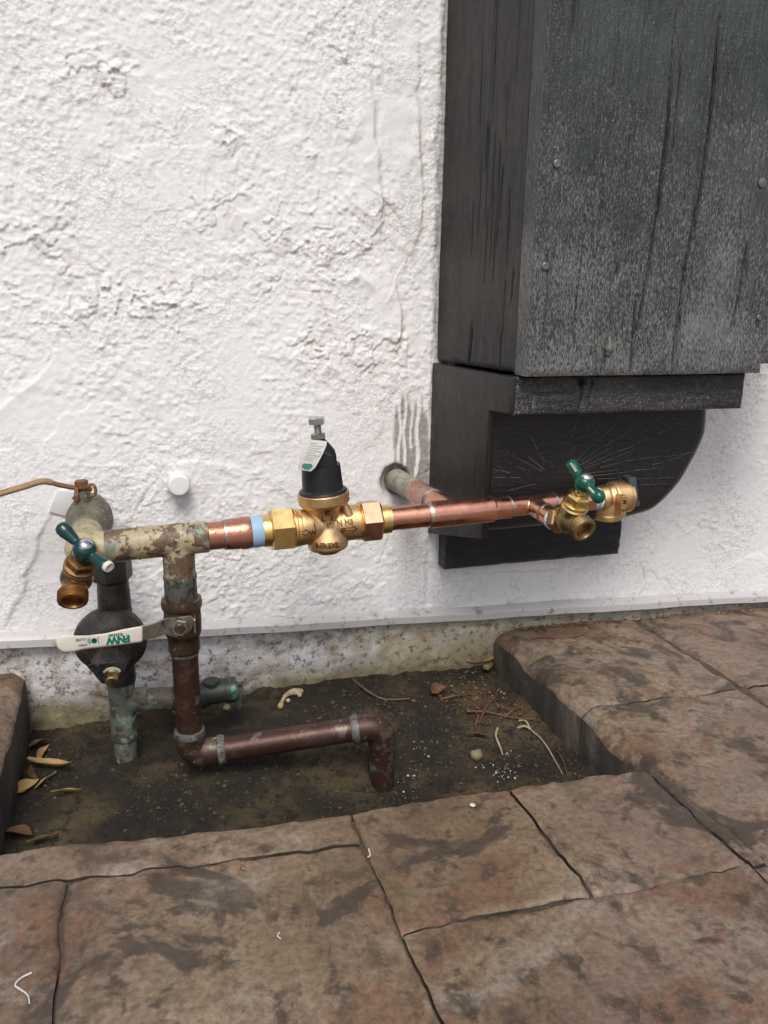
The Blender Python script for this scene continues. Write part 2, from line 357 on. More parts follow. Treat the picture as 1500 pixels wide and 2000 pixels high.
M['darkverdigris'] = layered('dark_verdigris_bronze', (0.035, 0.042, 0.034), (0.06, 0.05, 0.038), (0.07, 0.19, 0.13), 40, 0.55, 30, 0.60, 0.5, 0.35)
M['valvebrown'] = layered('brown_valve_brass', (0.085, 0.052, 0.032), (0.14, 0.095, 0.06), (0.28, 0.26, 0.23), 60, 0.52, 75, 0.66, 0.42, 0.6)
M['greystub'] = layered('grey_painted_stub', (0.34, 0.31, 0.26), (0.25, 0.22, 0.18), (0.20, 0.14, 0.09), 40, 0.52, 60, 0.68, 0.6, 0.0)
M['stubcopper'] = layered('dull_pink_copper', (0.50, 0.27, 0.20), (0.58, 0.34, 0.26), (0.24, 0.13, 0.09), 40, 0.50, 60, 0.66, 0.38, 0.75)
# plastics, tape, print
def plain(name, col, rough, bs=600, bst=0.1, metal=0.0):
    m = Mat(name, rough, metal, col); m.set('Base Color', m.ramp(m.noise(45, 4), [(0.3, tuple(k*0.9 for k in col)), (0.7, col)])); m.bump(m.noise(bs, 3), bst, 0.0004); return m.m
M['green'] = plain('dark_green_vinyl', (0.006, 0.085, 0.045), 0.26, 300, 0.08)
M['greenblue'] = plain('dark_teal_vinyl', (0.004, 0.040, 0.038), 0.26, 300, 0.08)
M['blackplastic'] = plain('matte_black_plastic', (0.012, 0.012, 0.014), 0.42, 900, 0.15)
M['greyfacet'] = plain('lit_black_facet', (0.035, 0.034, 0.037), 0.45, 900, 0.1)  # black plastic with reflected light put into its colour, unused
M['whitesleeve'] = plain('off_white_vinyl', (0.70, 0.66, 0.58), 0.38, 200, 0.08)
M['whiteplastic'] = plain('white_painted_plastic', (0.80, 0.80, 0.79), 0.5, 260, 0.3)
M['bluetape'] = plain('pale_blue_thread_sealant', (0.30, 0.48, 0.66), 0.5, 300, 0.5)
M['whitetape'] = plain('white_thread_tape', (0.76, 0.78, 0.80), 0.5, 400, 0.6)
M['tag'] = plain('pale_metal_tag', (0.56, 0.54, 0.50), 0.42, 300, 0.1)
M['print_green'] = plain('green_print', (0.0, 0.17, 0.12), 0.5)
M['print_grey'] = plain('grey_print', (0.25, 0.34, 0.30), 0.5)
M['print_white'] = plain('white_print', (0.7, 0.72, 0.7), 0.5)
M['print_black'] = plain('black_print', (0.02, 0.02, 0.02), 0.5)
M['patch'] = plain('pale_grey_patch', (0.66, 0.67, 0.68), 0.6, 90, 0.3)
M['bluegrey'] = plain('blue_grey_lever_steel', (0.10, 0.13, 0.15), 0.35, 300, 0.2, 0.6)
# stamped concrete
m = Mat('stamped_concrete', 0.6)
n0 = m.noise(4.2, 7, 0.62, 0.9); n1 = m.noise(11, 8, 0.68, 0.6, None, 3); n2 = m.noise(7.5, 7, 0.66, 0.8, None, 8); n3 = m.noise(150, 6, 0.72); n4 = m.noise(38, 6, 0.7, 0.3, None, 12)
c = m.ramp(n0, [(0.30, (0.080, 0.050, 0.029)), (0.42, (0.180, 0.120, 0.071)), (0.54, (0.240, 0.172, 0.108)), (0.68, (0.310, 0.238, 0.166))])
c = m.mix(m.math('MULTIPLY', m.mask(m.noise(2.6, 5, 0.6, 0.5, None, 40), 0.46, 0.60), 0.5), c, (0.240, 0.172, 0.136))
c = m.mix(m.math('MULTIPLY', m.mask(n1, 0.53, 0.58), 0.7), c, (0.185, 0.092, 0.050))
c = m.mix(m.math('MULTIPLY', m.mask(n2, 0.555, 0.60), 0.80), c, (0.042, 0.032, 0.024))
c = m.mix(m.math('MULTIPLY', m.mask(m.noise(6, 6, 0.6, 0.7, None, 20), 0.56, 0.62), 0.7), c, (0.300, 0.245, 0.190))
c = m.mix(m.math('MULTIPLY', m.mask(n4, 0.54, 0.64), 0.8), c, (0.048, 0.034, 0.021))
c = m.mix(m.math('MULTIPLY', m.mask(m.noise(9, 6, 0.65, 0.5, None, 31), 0.60, 0.68), 0.55), c, (0.105, 0.088, 0.038))
c = m.mix(m.math('MULTIPLY', m.mask(m.noise(24, 7, 0.72, 0.4, None, 15), 0.47, 0.36), 0.6), c, (0.060, 0.044, 0.028))
c = m.mix(m.mask(n3, 0.36, 0.60), m.mix(0.55, c, (0.04, 0.028, 0.018)), c)
c = m.mix(m.mask(m.noise(420, 3, 0.6, 0, None, 7), 0.70, 0.73), c, (0.26, 0.22, 0.17))
m.set('Base Color', c); m.set('Roughness', m.ramp(n1, [(0.35, 0.46), (0.65, 0.66)]))
b1 = m.bump(n1, 0.5, 0.004); b2 = m.bump(n4, 0.55, 0.0022, b1); m.bump(n3, 0.6, 0.0011, b2); M['stone'] = m.m
m = Mat('joint_grime', 0.85); m.set('Base Color', m.ramp(m.noise(80, 5, 0.7), [(0.35, (0.028, 0.021, 0.014)), (0.65, (0.110, 0.080, 0.050))])); m.bump(m.noise(300, 4), 0.8, 0.002); M['joint'] = m.m
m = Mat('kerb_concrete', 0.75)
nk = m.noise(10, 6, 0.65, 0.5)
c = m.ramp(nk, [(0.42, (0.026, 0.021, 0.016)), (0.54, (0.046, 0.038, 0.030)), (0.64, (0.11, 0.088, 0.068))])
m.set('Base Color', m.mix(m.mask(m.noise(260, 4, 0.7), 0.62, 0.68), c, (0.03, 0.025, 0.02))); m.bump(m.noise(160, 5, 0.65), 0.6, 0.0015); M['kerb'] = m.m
m = Mat('far_ground', 0.8); m.set('Base Color', m.ramp(m.noise(2, 5), [(0.3, (0.20, 0.17, 0.14)), (0.7, (0.27, 0.235, 0.20))])); M['far'] = m.m
# soil
m = Mat('dark_soil', 0.9)
ns = m.noise(9, 6, 0.6, 0.4); nf = m.noise(330, 5, 0.7); nm = m.noise(60, 6, 0.7)
c = m.ramp(ns, [(0.34, (0.009, 0.0065, 0.0035)), (0.47, (0.022, 0.016, 0.007)), (0.53, (0.050, 0.036, 0.015)), (0.66, (0.085, 0.062, 0.028))])
c = m.mix(m.mask(nm, 0.50, 0.62), c, (0.008, 0.0065, 0.0045)); c = m.mix(m.mask(nf, 0.60, 0.68), c, (0.075, 0.060, 0.036))
m.set('Base Color', c); b1 = m.bump(nm, 1.0, 0.005); m.bump(nf, 1.0, 0.0022, b1); M['soil'] = m.m
def speck(name, cols, rough=0.8):
    m = Mat(name, rough); oi = m.t.nodes.new('ShaderNodeNewGeometry'); m.set('Base Color', m.ramp(oi.outputs['Random Per Island'], [(i/max(1, len(cols)-1), k) for i, k in enumerate(cols)])); m.bump(m.noise(700, 3), 0.4, 0.0006); return m.m
M['grit'] = speck('soil_grit', [(0.020, 0.015, 0.010), (0.045, 0.033, 0.020), (0.013, 0.010, 0.007), (0.085, 0.062, 0.036), (0.03, 0.017, 0.011), (0.018, 0.014, 0.010), (0.022, 0.017, 0.011)])
M['perlite'] = speck('white_grains', [(0.55, 0.56, 0.54), (0.35, 0.36, 0.34), (0.62, 0.62, 0.60)])
M['crumb'] = speck('brown_crumbs', [(0.10, 0.045, 0.02), (0.16, 0.08, 0.04), (0.06, 0.035, 0.02), (0.24, 0.15, 0.08)])
def leafmat(name, c1, c2):
    m = Mat(name, 0.6); m.set('Base Color', m.ramp(m.noise(90, 5), [(0.35, c1), (0.65, c2)])); m.bump(m.noise(250, 3), 0.5, 0.0008); return m.m
M['leaf_tan'] = leafmat('dry_tan_leaf', (0.26, 0.16, 0.055), (0.38, 0.25, 0.105))
M['leaf_brown'] = leafmat('dry_brown_leaf', (0.085, 0.04, 0.02), (0.15, 0.075, 0.036))
M['leaf_olive'] = leafmat('dry_olive_leaf', (0.17, 0.14, 0.055), (0.27, 0.22, 0.10))
M['twig'] = leafmat('red_brown_twig', (0.085, 0.036, 0.02), (0.16, 0.08, 0.045))
M['straw'] = leafmat('pale_straw', (0.34, 0.25, 0.14), (0.50, 0.40, 0.26))
M['thread'] = plain('off_white_thread', (0.58, 0.55, 0.50), 0.7)
M['stone_pale'] = leafmat('tan_pebble', (0.17, 0.14, 0.08), (0.26, 0.22, 0.14))
M['redhair'] = leafmat('orange_fibre', (0.30, 0.11, 0.05), (0.42, 0.20, 0.10))

# ------------------------------------------------------------------ setting: stucco wall
def wp(*pts): return [(lambda q: (q.x, q.z))(hy(px, py, 0)) for px, py in pts]
def zscreed(x): return 0.061-0.0480*(x+0.189)
wall = thing('stucco_wall', 'white painted rough stucco house wall with trowel ridges and metal drip strip', 'wall', (0.4, 0.0, 0.0))
cell = 0.0017
X, Zr = np.meshgrid(np.arange(-0.42, 1.32, cell), np.arange(0, 1.06, cell), indexing='ij')
Z = Zr+zscreed(X)+0.012
wxn = 0.005*(fbm(X, Z, 0.022, 50, 3)-0.5)*2; wzn = 0.005*(fbm(X, Z, 0.022, 60, 3)-0.5)*2
Xw, Zw = X+wxn, Z+wzn
h = 0.005*(fbm(X, Z, 0.35, 1, 2)-0.5)
smoothm = sst(0.50, 0.56, fbm(Xw, Zw*0.7, 0.17, 11, 3))
lev = 0.0007*sst(0.50, 0.515, fbm(Xw, Zw*0.75, 0.20, 21, 3))+0.0008*sst(0.60, 0.612, fbm(Xw*1.3, Zw, 0.13, 27, 4))
peel = 0.0007*sst(0.50, 0.80, vnoise(X/0.0060, Z/0.0060, 31))+0.0007*sst(0.55, 0.85, vnoise(X/0.0042+9, Z/0.0042, 32))-0.0006*sst(0.74, 0.86, vnoise(X/0.007, Z/0.007+5, 33))
fade = 1.0-0.65*smoothm
h = h+lev
band = np.exp(-((Z-0.50)/0.12)**2)*sst(0.46, 0.56, fbm(X, Z, 0.10, 41, 3))*(X < 0.36)
band = np.maximum(band, np.exp(-((Z-0.745)/0.03)**2)*np.exp(-((X+0.02)/0.06)**2))
band = np.maximum(band, 0.8*np.exp(-((Z-0.60)/0.04)**2)*np.exp(-((X-0.14)/0.08)**2))
band = np.maximum(band, 0.8*np.exp(-((Z-0.49)/0.05)**2)*np.exp(-((X+0.02)/0.10)**2))
band = np.maximum(band, 0.35*sst(0.52, 0.62, fbm(X, Z, 0.13, 43, 3)))
for px_, py_, rx_, rz_, kk in [(440, 260, .022, .020, 1), (600, 300, .018, .018, .8), (560, 560, .045, .020, .8), (660, 110, .020, .020, .8), (480, 480, .06, .02, .7), (330, 560, .06, .03, .8), (640, 660, .03, .02, .7), (840, 270, .012, .012, 1), (140, 640, .05, .02, .7), (250, 590, .05, .03, .7)]:
    cc_ = hy(px_, py_, 0); band = np.maximum(band, kk*np.exp(-((X-cc_.x)/rx_)**2-((Z-cc_.z)/rz_)**2))
F1 = fbm(Xw, Zw, 0.030, 48, 4); F2 = fbm(Xw+0.3, Zw, 0.016, 248, 3)
h = h+band*(0.0026*sst(0.52, 0.532, F1)*(0.5+0.5*sst(0.62, 0.54, F1))+0.0020*sst(0.60, 0.615, F2)-0.0014*sst(0.62, 0.66, fbm(Xw, Zw, 0.018, 148, 3)))
dirt_shade = band*np.maximum(sst(0.63, 0.68, fbm(Xw, Zw, 0.018, 148, 3))*0.35, np.maximum(0.85*sst(0.498, 0.514, F1)*sst(0.530, 0.518, F1), 0.6*sst(0.575, 0.594, F2)*sst(0.612, 0.600, F2)))  # darker along the low side of the flake edges
dirt_shade = np.maximum(dirt_shade, 0.22*sst(0.80, 0.88, vnoise(X/0.007, Z/0.007+5, 33))*fade)
# trowel lips: smear rising to a lip, then an abrupt drop
lips = [([(715, 120), (728, 190), (722, 270), (735, 300), (742, 400), (738, 470), (715, 470)], 0.0034, 1, 0.035),
        ([(800, 40), (815, 100), (810, 180), (818, 300), (822, 440), (800, 492), (765, 470)], 0.0042, 1, 0.045),
        ([(755, 512), (770, 560), (782, 640), (770, 695)], 0.0045, 1, 0.040),
        ([(668, 560), (700, 535), (735, 575)], 0.0025, 1, 0.012),
        ([(-60, 850), (0, 800), (70, 745), (130, 680)], 0.0018, 1, 0.02),
        ([(0, 1235), (40, 1150), (80, 1030), (110, 970)], 0.0030, -1, 0.018),
        ([(175, 135), (225, 135), (240, 150), (290, 148)], 0.0022, 1, 0.012),
        ([(540, 285), (590, 265), (600, 170)], 0.0012, 1, 0.03),
        ([(320, 915), (380, 905), (470, 908)], 0.0022, 1, 0.03),
        ([(300, 790), (350, 840), (420, 890)], 0.0009, 1, 0.01),
        ([(400, 420), (500, 415), (540, 390), (550, 300)], 0.0012, 1, 0.03),
        ([(740, 1050), (800, 1040), (850, 985)], 0.0016, 1, 0.02),
        ([(690, 850), (712, 900), (700, 940), (735, 985)], 0.0010, 1, 0.012),
        ([(860, 1140), (930, 1118), (1000, 1125), (1045, 1170)], 0.0018, 1, 0.02),
        ([(1250, 1075), (1260, 1110), (1250, 1140)], 0.0010, 1, 0.01)]
for pts, A, sgn, w in lips:
    d, s, al = seg_dist(X+wxn*0.7, Z+wzn*0.7, wp(*pts))
    env = np.sin(np.clip(al, 0.02, 0.98)*math.pi)**0.5*(0.55+0.9*fbm(X, Z, 0.025, 70, 2)-0.2)
    inside = (s*sgn > 0)
    prof = np.where(inside, A*1.35*np.exp(-d/w), A*1.35*np.exp(-(d/0.0034)**2))
    h = h+prof*env; fade = fade*(1-0.8*np.where(inside, np.exp(-(d/(w*0.8))**2), np.exp(-(d/0.003)**2)))
    dirt_shade = np.maximum(dirt_shade, np.where(~inside, np.exp(-((d-0.0046)/0.0026)**2)*env*min(1, A/0.004), 0)*0.40)  # shadow beside each lip's drop painted as a tan line
h = h+peel*fade
# hairline cracks
for pts in [[(320, 915), (285, 960), (250, 1020)], [(560, 560), (620, 570), (640, 640)], [(745, 985), (760, 1040), (740, 1110)], [(905, 1120), (1000, 1117), (1100, 1115)], [(1255, 1100), (1262, 1140), (1250, 1160)], [(840, 985), (815, 930), (850, 905)]]:
    d, s, al = seg_dist(X+wxn, Z+wzn, wp(*pts)); k = np.exp(-(d/0.0013)**2); h = h-0.0012*k; dirt_shade = np.maximum(dirt_shade, k*0.6)
# bare grey render round the stub, with white paint runs
hole = hy(772, 936, 0)
bx = sst(0.032, 0.022, np.abs(X+wxn*0.6-hy(804, 860, 0).x)); bz = sst(hy(800, 775, 0).z, hy(800, 805, 0).z, Z+wzn*3+0.012*np.sin(X*260)+0.008*np.sin(X*97+1))*sst(hy(800, 985, 0).z-0.01, hy(800, 940, 0).z, Z)
bare = bx*bz
for px, w, y0, y1 in [(765, .0024, 780, 905), (790, .0022, 830, 930), (803, .0016, 780, 880), (815, .0028, 800, 935), (838, .002, 780, 860), (780, .0022, 965, 1010)]:
    xr = hy(px, 870, 0).x; a = hy(px, y0, 0).z; b = hy(px, y1, 0).z
    run = sst(w+0.0008, w-0.0004, np.abs(X-xr+0.0015*np.sin(Z*90+px)))*sst(b-0.003, b+0.003, Z); bare = bare*(1-run); h = h+0.0007*run*bx*bz
h = h-0.0014*bare+0.0012*bare*(fbm(X, Z, 0.006, 80, 2)-0.4)
rr = np.hypot(X-hole.x+wxn*0.5, Z-hole.z+wzn*0.5)
h = h-0.016*sst(0.0235, 0.019, rr); bare = np.maximum(bare, sst(0.030, 0.021, rr)*0.8)
rg = np.hypot((X-hy(365, 960, 0).x)/1.0, (Z-hy(365, 960, 0).z)/1.2)
dirt_shade = np.maximum(dirt_shade, 0.35*sst(0.040, 0.018, rg)*sst(0.4, 0.7, fbm(X, Z, 0.01, 83, 3)))
# rounded, proud edge along the timber casing
edge = sst(0.025, 0.0, np.abs(X-0.395))*(Z > 0.12); h = h-0.004*sst(0.010, 0.0, np.abs(X-0.402))*(Z > 0.05)+0.0025*edge*fbm(X, Z, 0.02, 90, 2)
rag = 0.010*fbm(X*3, Z, 0.03, 95, 3); bare = np.maximum(bare, 0.9*sst(0.398, 0.401, X+rag-0.004)*(X < 0.42)*(Z > 0.21))
dirt_shade = np.maximum(dirt_shade, 0.5*sst(0.012, 0.0, Zr)*sst(0.45, 0.65, fbm(X, Z, 0.02, 92, 3)))
me = grid_mesh('stucco_face', X-0.4, -h, Z, dict(dirt_shade=np.clip(dirt_shade, 0, 1), bare=np.clip(bare, 0, 1)))
link('stucco_face', me, M['stucco'], wall, 170)
part('wall_core', box((0.45, 0.125, 0.53), (1, 0, 0), (0, 1, 0), (0, 0, 1), 0.87, 0.10, 0.56), M['stucco'], wall, 0)
# metal drip strip (weep screed) and the foundation under it
segs = np.linspace(-0.42, 1.32, 60); vv = []; ff = []
prof = [(0.010, 0.016), (-0.003, 0.014), (-0.0105, 0.009), (-0.0125, 0.006), (-0.0125, -0.004), (-0.0105, -0.0055), (0.010, -0.0055)]
for x in segs:
    wob = 0.0005*math.sin(x*23)+0.0003*math.sin(x*61)
    for (y, z) in prof: vv.append(V((x, y+wob*0.6, zscreed(x)+z+wob)))
k = len(prof)
for i in range(len(segs)-1):
    for j in range(k-1): ff.append((i*k+j, (i+1)*k+j, (i+1)*k+j+1, i*k+j+1))
part('drip_strip', (vv, ff), M['screed'], wall, 30)
def found_h(u, v):
    x = u-0.42
    top = zscreed(x)+0.16-0.002
    return -0.03*sst(0.0, 0.003, v-top)+0.003*(fbm(x, v, 0.05, 101, 3)-0.5)+0.0022*(fbm(x, v, 0.012, 105, 3)-0.5)+0.0025*sst(0.5, 0.52, fbm(x, v*1.5, 0.07, 107, 4))+0.006*sst(0.05, 0.0, v)
relief_panel('foundation', (-0.42, 0.0045, -0.16), (1, 0, 0), (0, 0, 1), (0, -1, 0), 1.74, 0.232, 0.12, 0.004, found_h, M['foundation'], wall)
# pale square patch on the wall behind the old valve
cq = [hy(*p, -0.0045) for p in ((95, 1000), (112, 957), (146, 962), (140, 1012))]
part('wall_patch', bevelled((cq+[q+V((0, 0.009, 0)) for q in cq], [(0, 1, 2, 3), (7, 6, 5, 4), (0, 4, 5, 1), (1, 5, 6, 2), (2, 6, 7, 3), (3, 7, 4, 0)]), 0.001, 2), M['patch'], wall)

# ------------------------------------------------------------------ timber casing and corbel
XL = 0.404
def board_h(cracks, amp, wl_u, wl_v, ew, eh, seed, edge=0.004, w=1, hgt=1):
    def f(u, v):
        r = amp*(fbm(u/wl_u, v/wl_v, 1.0, seed, 3)-0.5)
        for pts, dep, wd in cracks:
            d, s, al = seg_dist(u+0.0012*(fbm(u, v, 0.03, seed+9, 2)-0.5), v, pts); r = r-dep*np.exp(-(d/wd)**2)*np.clip(np.sin(np.clip(al, 0.03, 0.97)*math.pi)*2.2, 0, 1)
        de = np.minimum(np.minimum(u, w-u), np.minimum(v, hgt-v)); wob = edge*(0.6+0.8*fbm(u, v, 0.02, seed+3, 2))
        return r-0.6*wob*np.clip(1-de/wob, 0, 1)**2
    return f
post = thing('timber_casing', 'dark painted timber casing of rough boards fixed to the white stucco wall', 'timber casing', (0.58, -0.1, 0.41))
PF, PB = -0.222, -0.190                                        # plank front and back
px0, px1, pz0, pz1 = 0.431, 0.759, 0.4145, 1.02
def pu(*pts): return [(hy(a, b, PF).x-px0, hy(a, b, PF).z-pz0) for a, b in pts]
cr = [(pu((1312, 150), (1305, 260), (1285, 420), (1262, 560), (1236, 690)), 0.022, 0.0016), (pu((1405, 40), (1388, 240), (1365, 400), (1340, 520), (1315, 700)), 0.022, 0.0017),
      (pu((1460, 480), (1440, 600), (1425, 660)), 0.018, 0.0014), (pu((1242, 590), (1232, 735)), 0.018, 0.0015), (pu((1330, 600), (1312, 735)), 0.016, 0.0013),
      (pu((1210, 520), (1198, 560)), 0.006, 0.0022), (pu((1180, 390), (1165, 500)), 0.003, 0.0011), (pu((1186, 660), (1178, 735)), 0.004, 0.002)]
random.seed(3)
for i in range(20):
    u0 = random.uniform(0.01, px1-px0-0.01); v0 = random.uniform(0.0, 0.55); L = random.uniform(0.03, 0.15)
    cr.append(([(u0, v0), (u0+random.uniform(-.003, .003), v0+L*0.5), (u0+random.uniform(-.004, .004), v0+L)], random.uniform(0.002, 0.005), random.uniform(0.0007, 0.0011)))
w_, h_ = px1-px0, pz1-pz0
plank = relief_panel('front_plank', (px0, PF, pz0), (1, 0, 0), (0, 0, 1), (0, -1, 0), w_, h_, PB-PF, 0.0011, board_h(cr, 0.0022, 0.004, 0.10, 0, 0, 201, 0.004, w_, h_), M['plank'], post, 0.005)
for (a, b, r) in [(1088, 320, 8), (1065, 520, 8), (1489, 357, 10), (1482, 620, 6)]:
    P = hy(a, b, PF-0.0008); part('nail', lathe([(-0.002, r*0.00056), (0.0008, r*0.00056), (0.0016, r*0.0004), (0.0013, 0)], P, (0, -1, 0), 14), M['nail'], plank)
P = hy(1189, 682, PF); part('putty_plug', fused(join(sphere(P, 0.0055, 10), sphere(P+V((0.001, 0, 0.004)), 0.004, 10), sphere(P-V((0.001, 0, 0.005)), 0.0035, 10)), 0.0008, 2), M['putty'], plank)
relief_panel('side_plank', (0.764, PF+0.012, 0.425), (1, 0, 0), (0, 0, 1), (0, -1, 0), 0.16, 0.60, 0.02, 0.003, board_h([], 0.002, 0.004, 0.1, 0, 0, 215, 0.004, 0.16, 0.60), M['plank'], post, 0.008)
# left face of the casing: runs from the stucco to the plank
sd = (V((px0+0.001, PB-0.001, 0))-V((XL, 0.002, 0))); L = sd.length; sU = sd.normalized(); sN = V((sU.y, -sU.x, 0))
if sN.x > 0: sN = -sN
cr2 = [([(L*0.45, 0.0), (L*0.47, 0.05)], 0.006, 0.0022)]
for i in range(26):
    u0 = random.uniform(0.40, 0.95)*L; v0 = random.uniform(0, 0.5); k = random.uniform(.04, .14); cr2.append(([(u0, v0), (u0+random.uniform(-.004, .004), v0+k)], random.uniform(.0015, .0035), random.uniform(.0008, .0013)))
relief_panel('side_board', V((XL, 0.002, 0.4165)), sU, (0, 0, 1), sN, L, 0.60, 0.02, 0.0013, board_h(cr2, 0.002, 0.012, 0.12, 0, 0, 221, 0.004, L, 0.60), M['sideboard'], post, 0.005)
part('casing_core', box((0.60, -0.095, 0.72), (1, 0, 0), (0, 1, 0), (0, 0, 1), 0.155, 0.092, 0.298), M['sideboard'], post, 0)

corb = thing('timber_corbel', 'black quarter round timber corbel with ledger board under the plank casing', 'corbel', (0.58, -0.08, 0.12))
lx0, lx1, lz0, lz1, LF = 0.428, 0.754, 0.367, 0.4125, -0.202
w_, h_ = lx1-lx0, lz1-lz0
notch = (hy(1138, 738, LF).x-lx0, h_)
relief_panel('ledger_board', (lx0, LF, lz0), (1, 0, 0), (0, 0, 1), (0, -1, 0), w_, h_, 0.03, 0.002, board_h([([notch, (notch[0]+.002, h_-0.012)], 0.010, 0.004), ([(notch[0]+.002, h_-.01), (notch[0]+.001, 0.004)], 0.003, 0.0016), ([(notch[0]+.015, h_), (notch[0]+.012, 0.004)], 0.003, 0.001)], 0.0026, 0.05, 0.006, 0, 0, 231, 0.003, w_, h_), M['ledger'], corb)
# quarter-round beam end
CF = -0.150
cb_ = [(0.4235, 0.3665), (0.7545, 0.3665)]
for (a, b) in [(1393, 840), (1382, 873), (1362, 912), (1335, 955), (1292, 998), (1255, 1013), (1215, 1022)]:
    q = hy(a, b, CF); cb_.append((q.x, q.z))
cb_.append((0.4235, hy(950, 1046, CF).z))
sm = [V((x, 0, z)) for x, z in cb_[1:9]]; sm = [(p.x, p.z) for p in spline(sm, 4)]
outline = [cb_[0]]+sm+[cb_[-1]]
bm = bmesh.new(); fr = [bm.verts.new((x, CF, z)) for x, z in outline]; bk = [bm.verts.new((x if i else XL, 0.02, z)) for i, (x, z) in enumerate(outline)]
bk[-1].co.x = XL
bm.faces.new(fr); bm.faces.new(list(reversed(bk))); n = len(fr)
for i in range(n): bm.faces.new((fr[i], bk[i], bk[(i+1) % n], fr[(i+1) % n]))
bmesh.ops.recalc_face_normals(bm, faces=bm.faces)
fe = [e for e in bm.edges if all(abs(v.co.y-CF) < 1e-6 for v in e.verts) and not all(v.co.z > 0.366 for v in e.verts) and not all(abs(v.co.x-0.4235) < 1e-5 for v in e.verts)]
bmesh.ops.bevel(bm, geom=fe, offset=0.026, offset_type='OFFSET', segments=6, profile=0.5, affect='EDGES', clamp_overlap=True)
me = bpy.data.meshes.new('beam_end'); bm.to_mesh(me); bm.free()
for v in me.vertices: v.co -= corb.location
link('beam_end', me, M['endgrain'], corb, 40)
# pale hairline checks radiating over the end grain
def hair(P, Q, wd=0.00035):
    d = (Q-P).normalized(); n_ = V((0, -1, 0)).cross(d); k = V((0, -0.0004, 0)); return ([P+n_*wd+k, Q+n_*wd*0.5+k, Q-n_*wd*0.5+k, P-n_*wd+k], [(0, 1, 2, 3)])
rnd = random.Random(5); hl = []
for ang, r0, r1 in [(70, 90, 150), (60, 60, 140), (52, 80, 150), (43, 50, 190), (36, 60, 230), (30, 50, 280), (25, 70, 290), (20, 60, 290), (15, 90, 280), (10, 50, 290), (5, 60, 270), (0, 80, 240), (-5, 120, 220), (150, 30, 110), (162, 60, 120), (172, 90, 125), (178, 70, 120), (195, 40, 100), (205, 50, 110), (140, 30, 70), (120, 40, 110)]:
    r = r0; a_ = math.radians(ang)
    while r < r1:
        l_ = rnd.uniform(18, 60); r2 = min(r+l_, r1); a2 = a_+rnd.uniform(-.02, .02)
        if rnd.random() < 0.8: hl.append(hair(hy(1085+r*math.cos(a_), 935-r*math.sin(a_)*0.95, CF), hy(1085+r2*math.cos(a2), 935-r2*math.sin(a2)*0.95, CF), rnd.uniform(0.00012, 0.00028)))
        a_ = a2+rnd.uniform(-.012, .012); r = r2+rnd.uniform(2, 8)
hc_ = part('hairline_checks', join(*hl), M['hair'], corb, 0); hc_['kind'] = 'stuff'
# side panel: one notched board over the beam's and the ledger's left faces
sp = [(0.0, 0.4135), (1.0, 0.4125), (1.0, 0.3690), (0.775, 0.3665), (0.762, 0.20), (0.0, 0.165)]
fv = V((lx0-0.001, LF+0.002, 0))-V((XL, 0.002, 0)); fN = V((fv.y, -fv.x, 0)).normalized()
if fN.x > 0: fN = -fN
a = [V((XL, 0.002, z))+fv*t+fN*0.006 for t, z in sp]; b = [q-fN*0.010 for q in a]; n = len(sp)
part('side_panel', bevelled((a+b, [tuple(range(n)), tuple(reversed(range(n, 2*n)))]+[(i, i+n, (i+1) % n+n, (i+1) % n) for i in range(n)]), 0.002, 2), M['sideboard'], corb, 40)
part('ledger_core', box((0.575, -0.088, 0.390), (1, 0, 0), (0, 1, 0), (0, 0, 1), 0.145, 0.084, 0.0215), M['ledger'], corb, 0)
sx0, sx1, sz0, sz1 = 0.4155, 0.7095, 0.1165, 0.2075
relief_panel('bottom_board', (sx0, -0.030, sz0), (1, 0, 0), (0, 0, 1), (0, -1, 0), sx1-sx0, sz1-sz0, 0.034, 0.002, board_h([], 0.0034, 0.03, 0.007, 0, 0, 241, 0.006, sx1-sx0, sz1-sz0), M['sill'], corb)

# ------------------------------------------------------------------ patio of stamped concrete
def pz(x): return 0.001-0.02608*(x-0.509)
def warp(x, y):
    fx = 0.0035*(fbm(x, y, 0.07, 301, 2)-0.5)*2; fy = 0.0040*(fbm(x, y, 0.08, 311, 2)-0.5)*2
    fx = fx+0.0016*(fbm(x, y, 0.016, 305, 2)-0.5)*2; fy = fy+0.0016*(fbm(x, y, 0.016, 315, 2)-0.5)*2
    fy = fy+0.020*sst(0.17, -0.15, x)*sst(-0.60, -0.42, y)*sst(-0.1, -0.36, y)
    return x+fx, y+fy
patio = bpy.data.objects.new('patio', None); COL.objects.link(patio); patio['kind'] = 'structure'; patio.location = (0.3, -0.6, -0.05)
PX0, PX1, PY = -0.162, 0.512, -0.4005
def groove(x, y, a, b, dep, w):
    d, s, al = seg_dist(x+0.002*(fbm(x, y, 0.02, 320, 2)-0.5), y, [a, b]); return -dep*np.exp(-(d/w)**2)
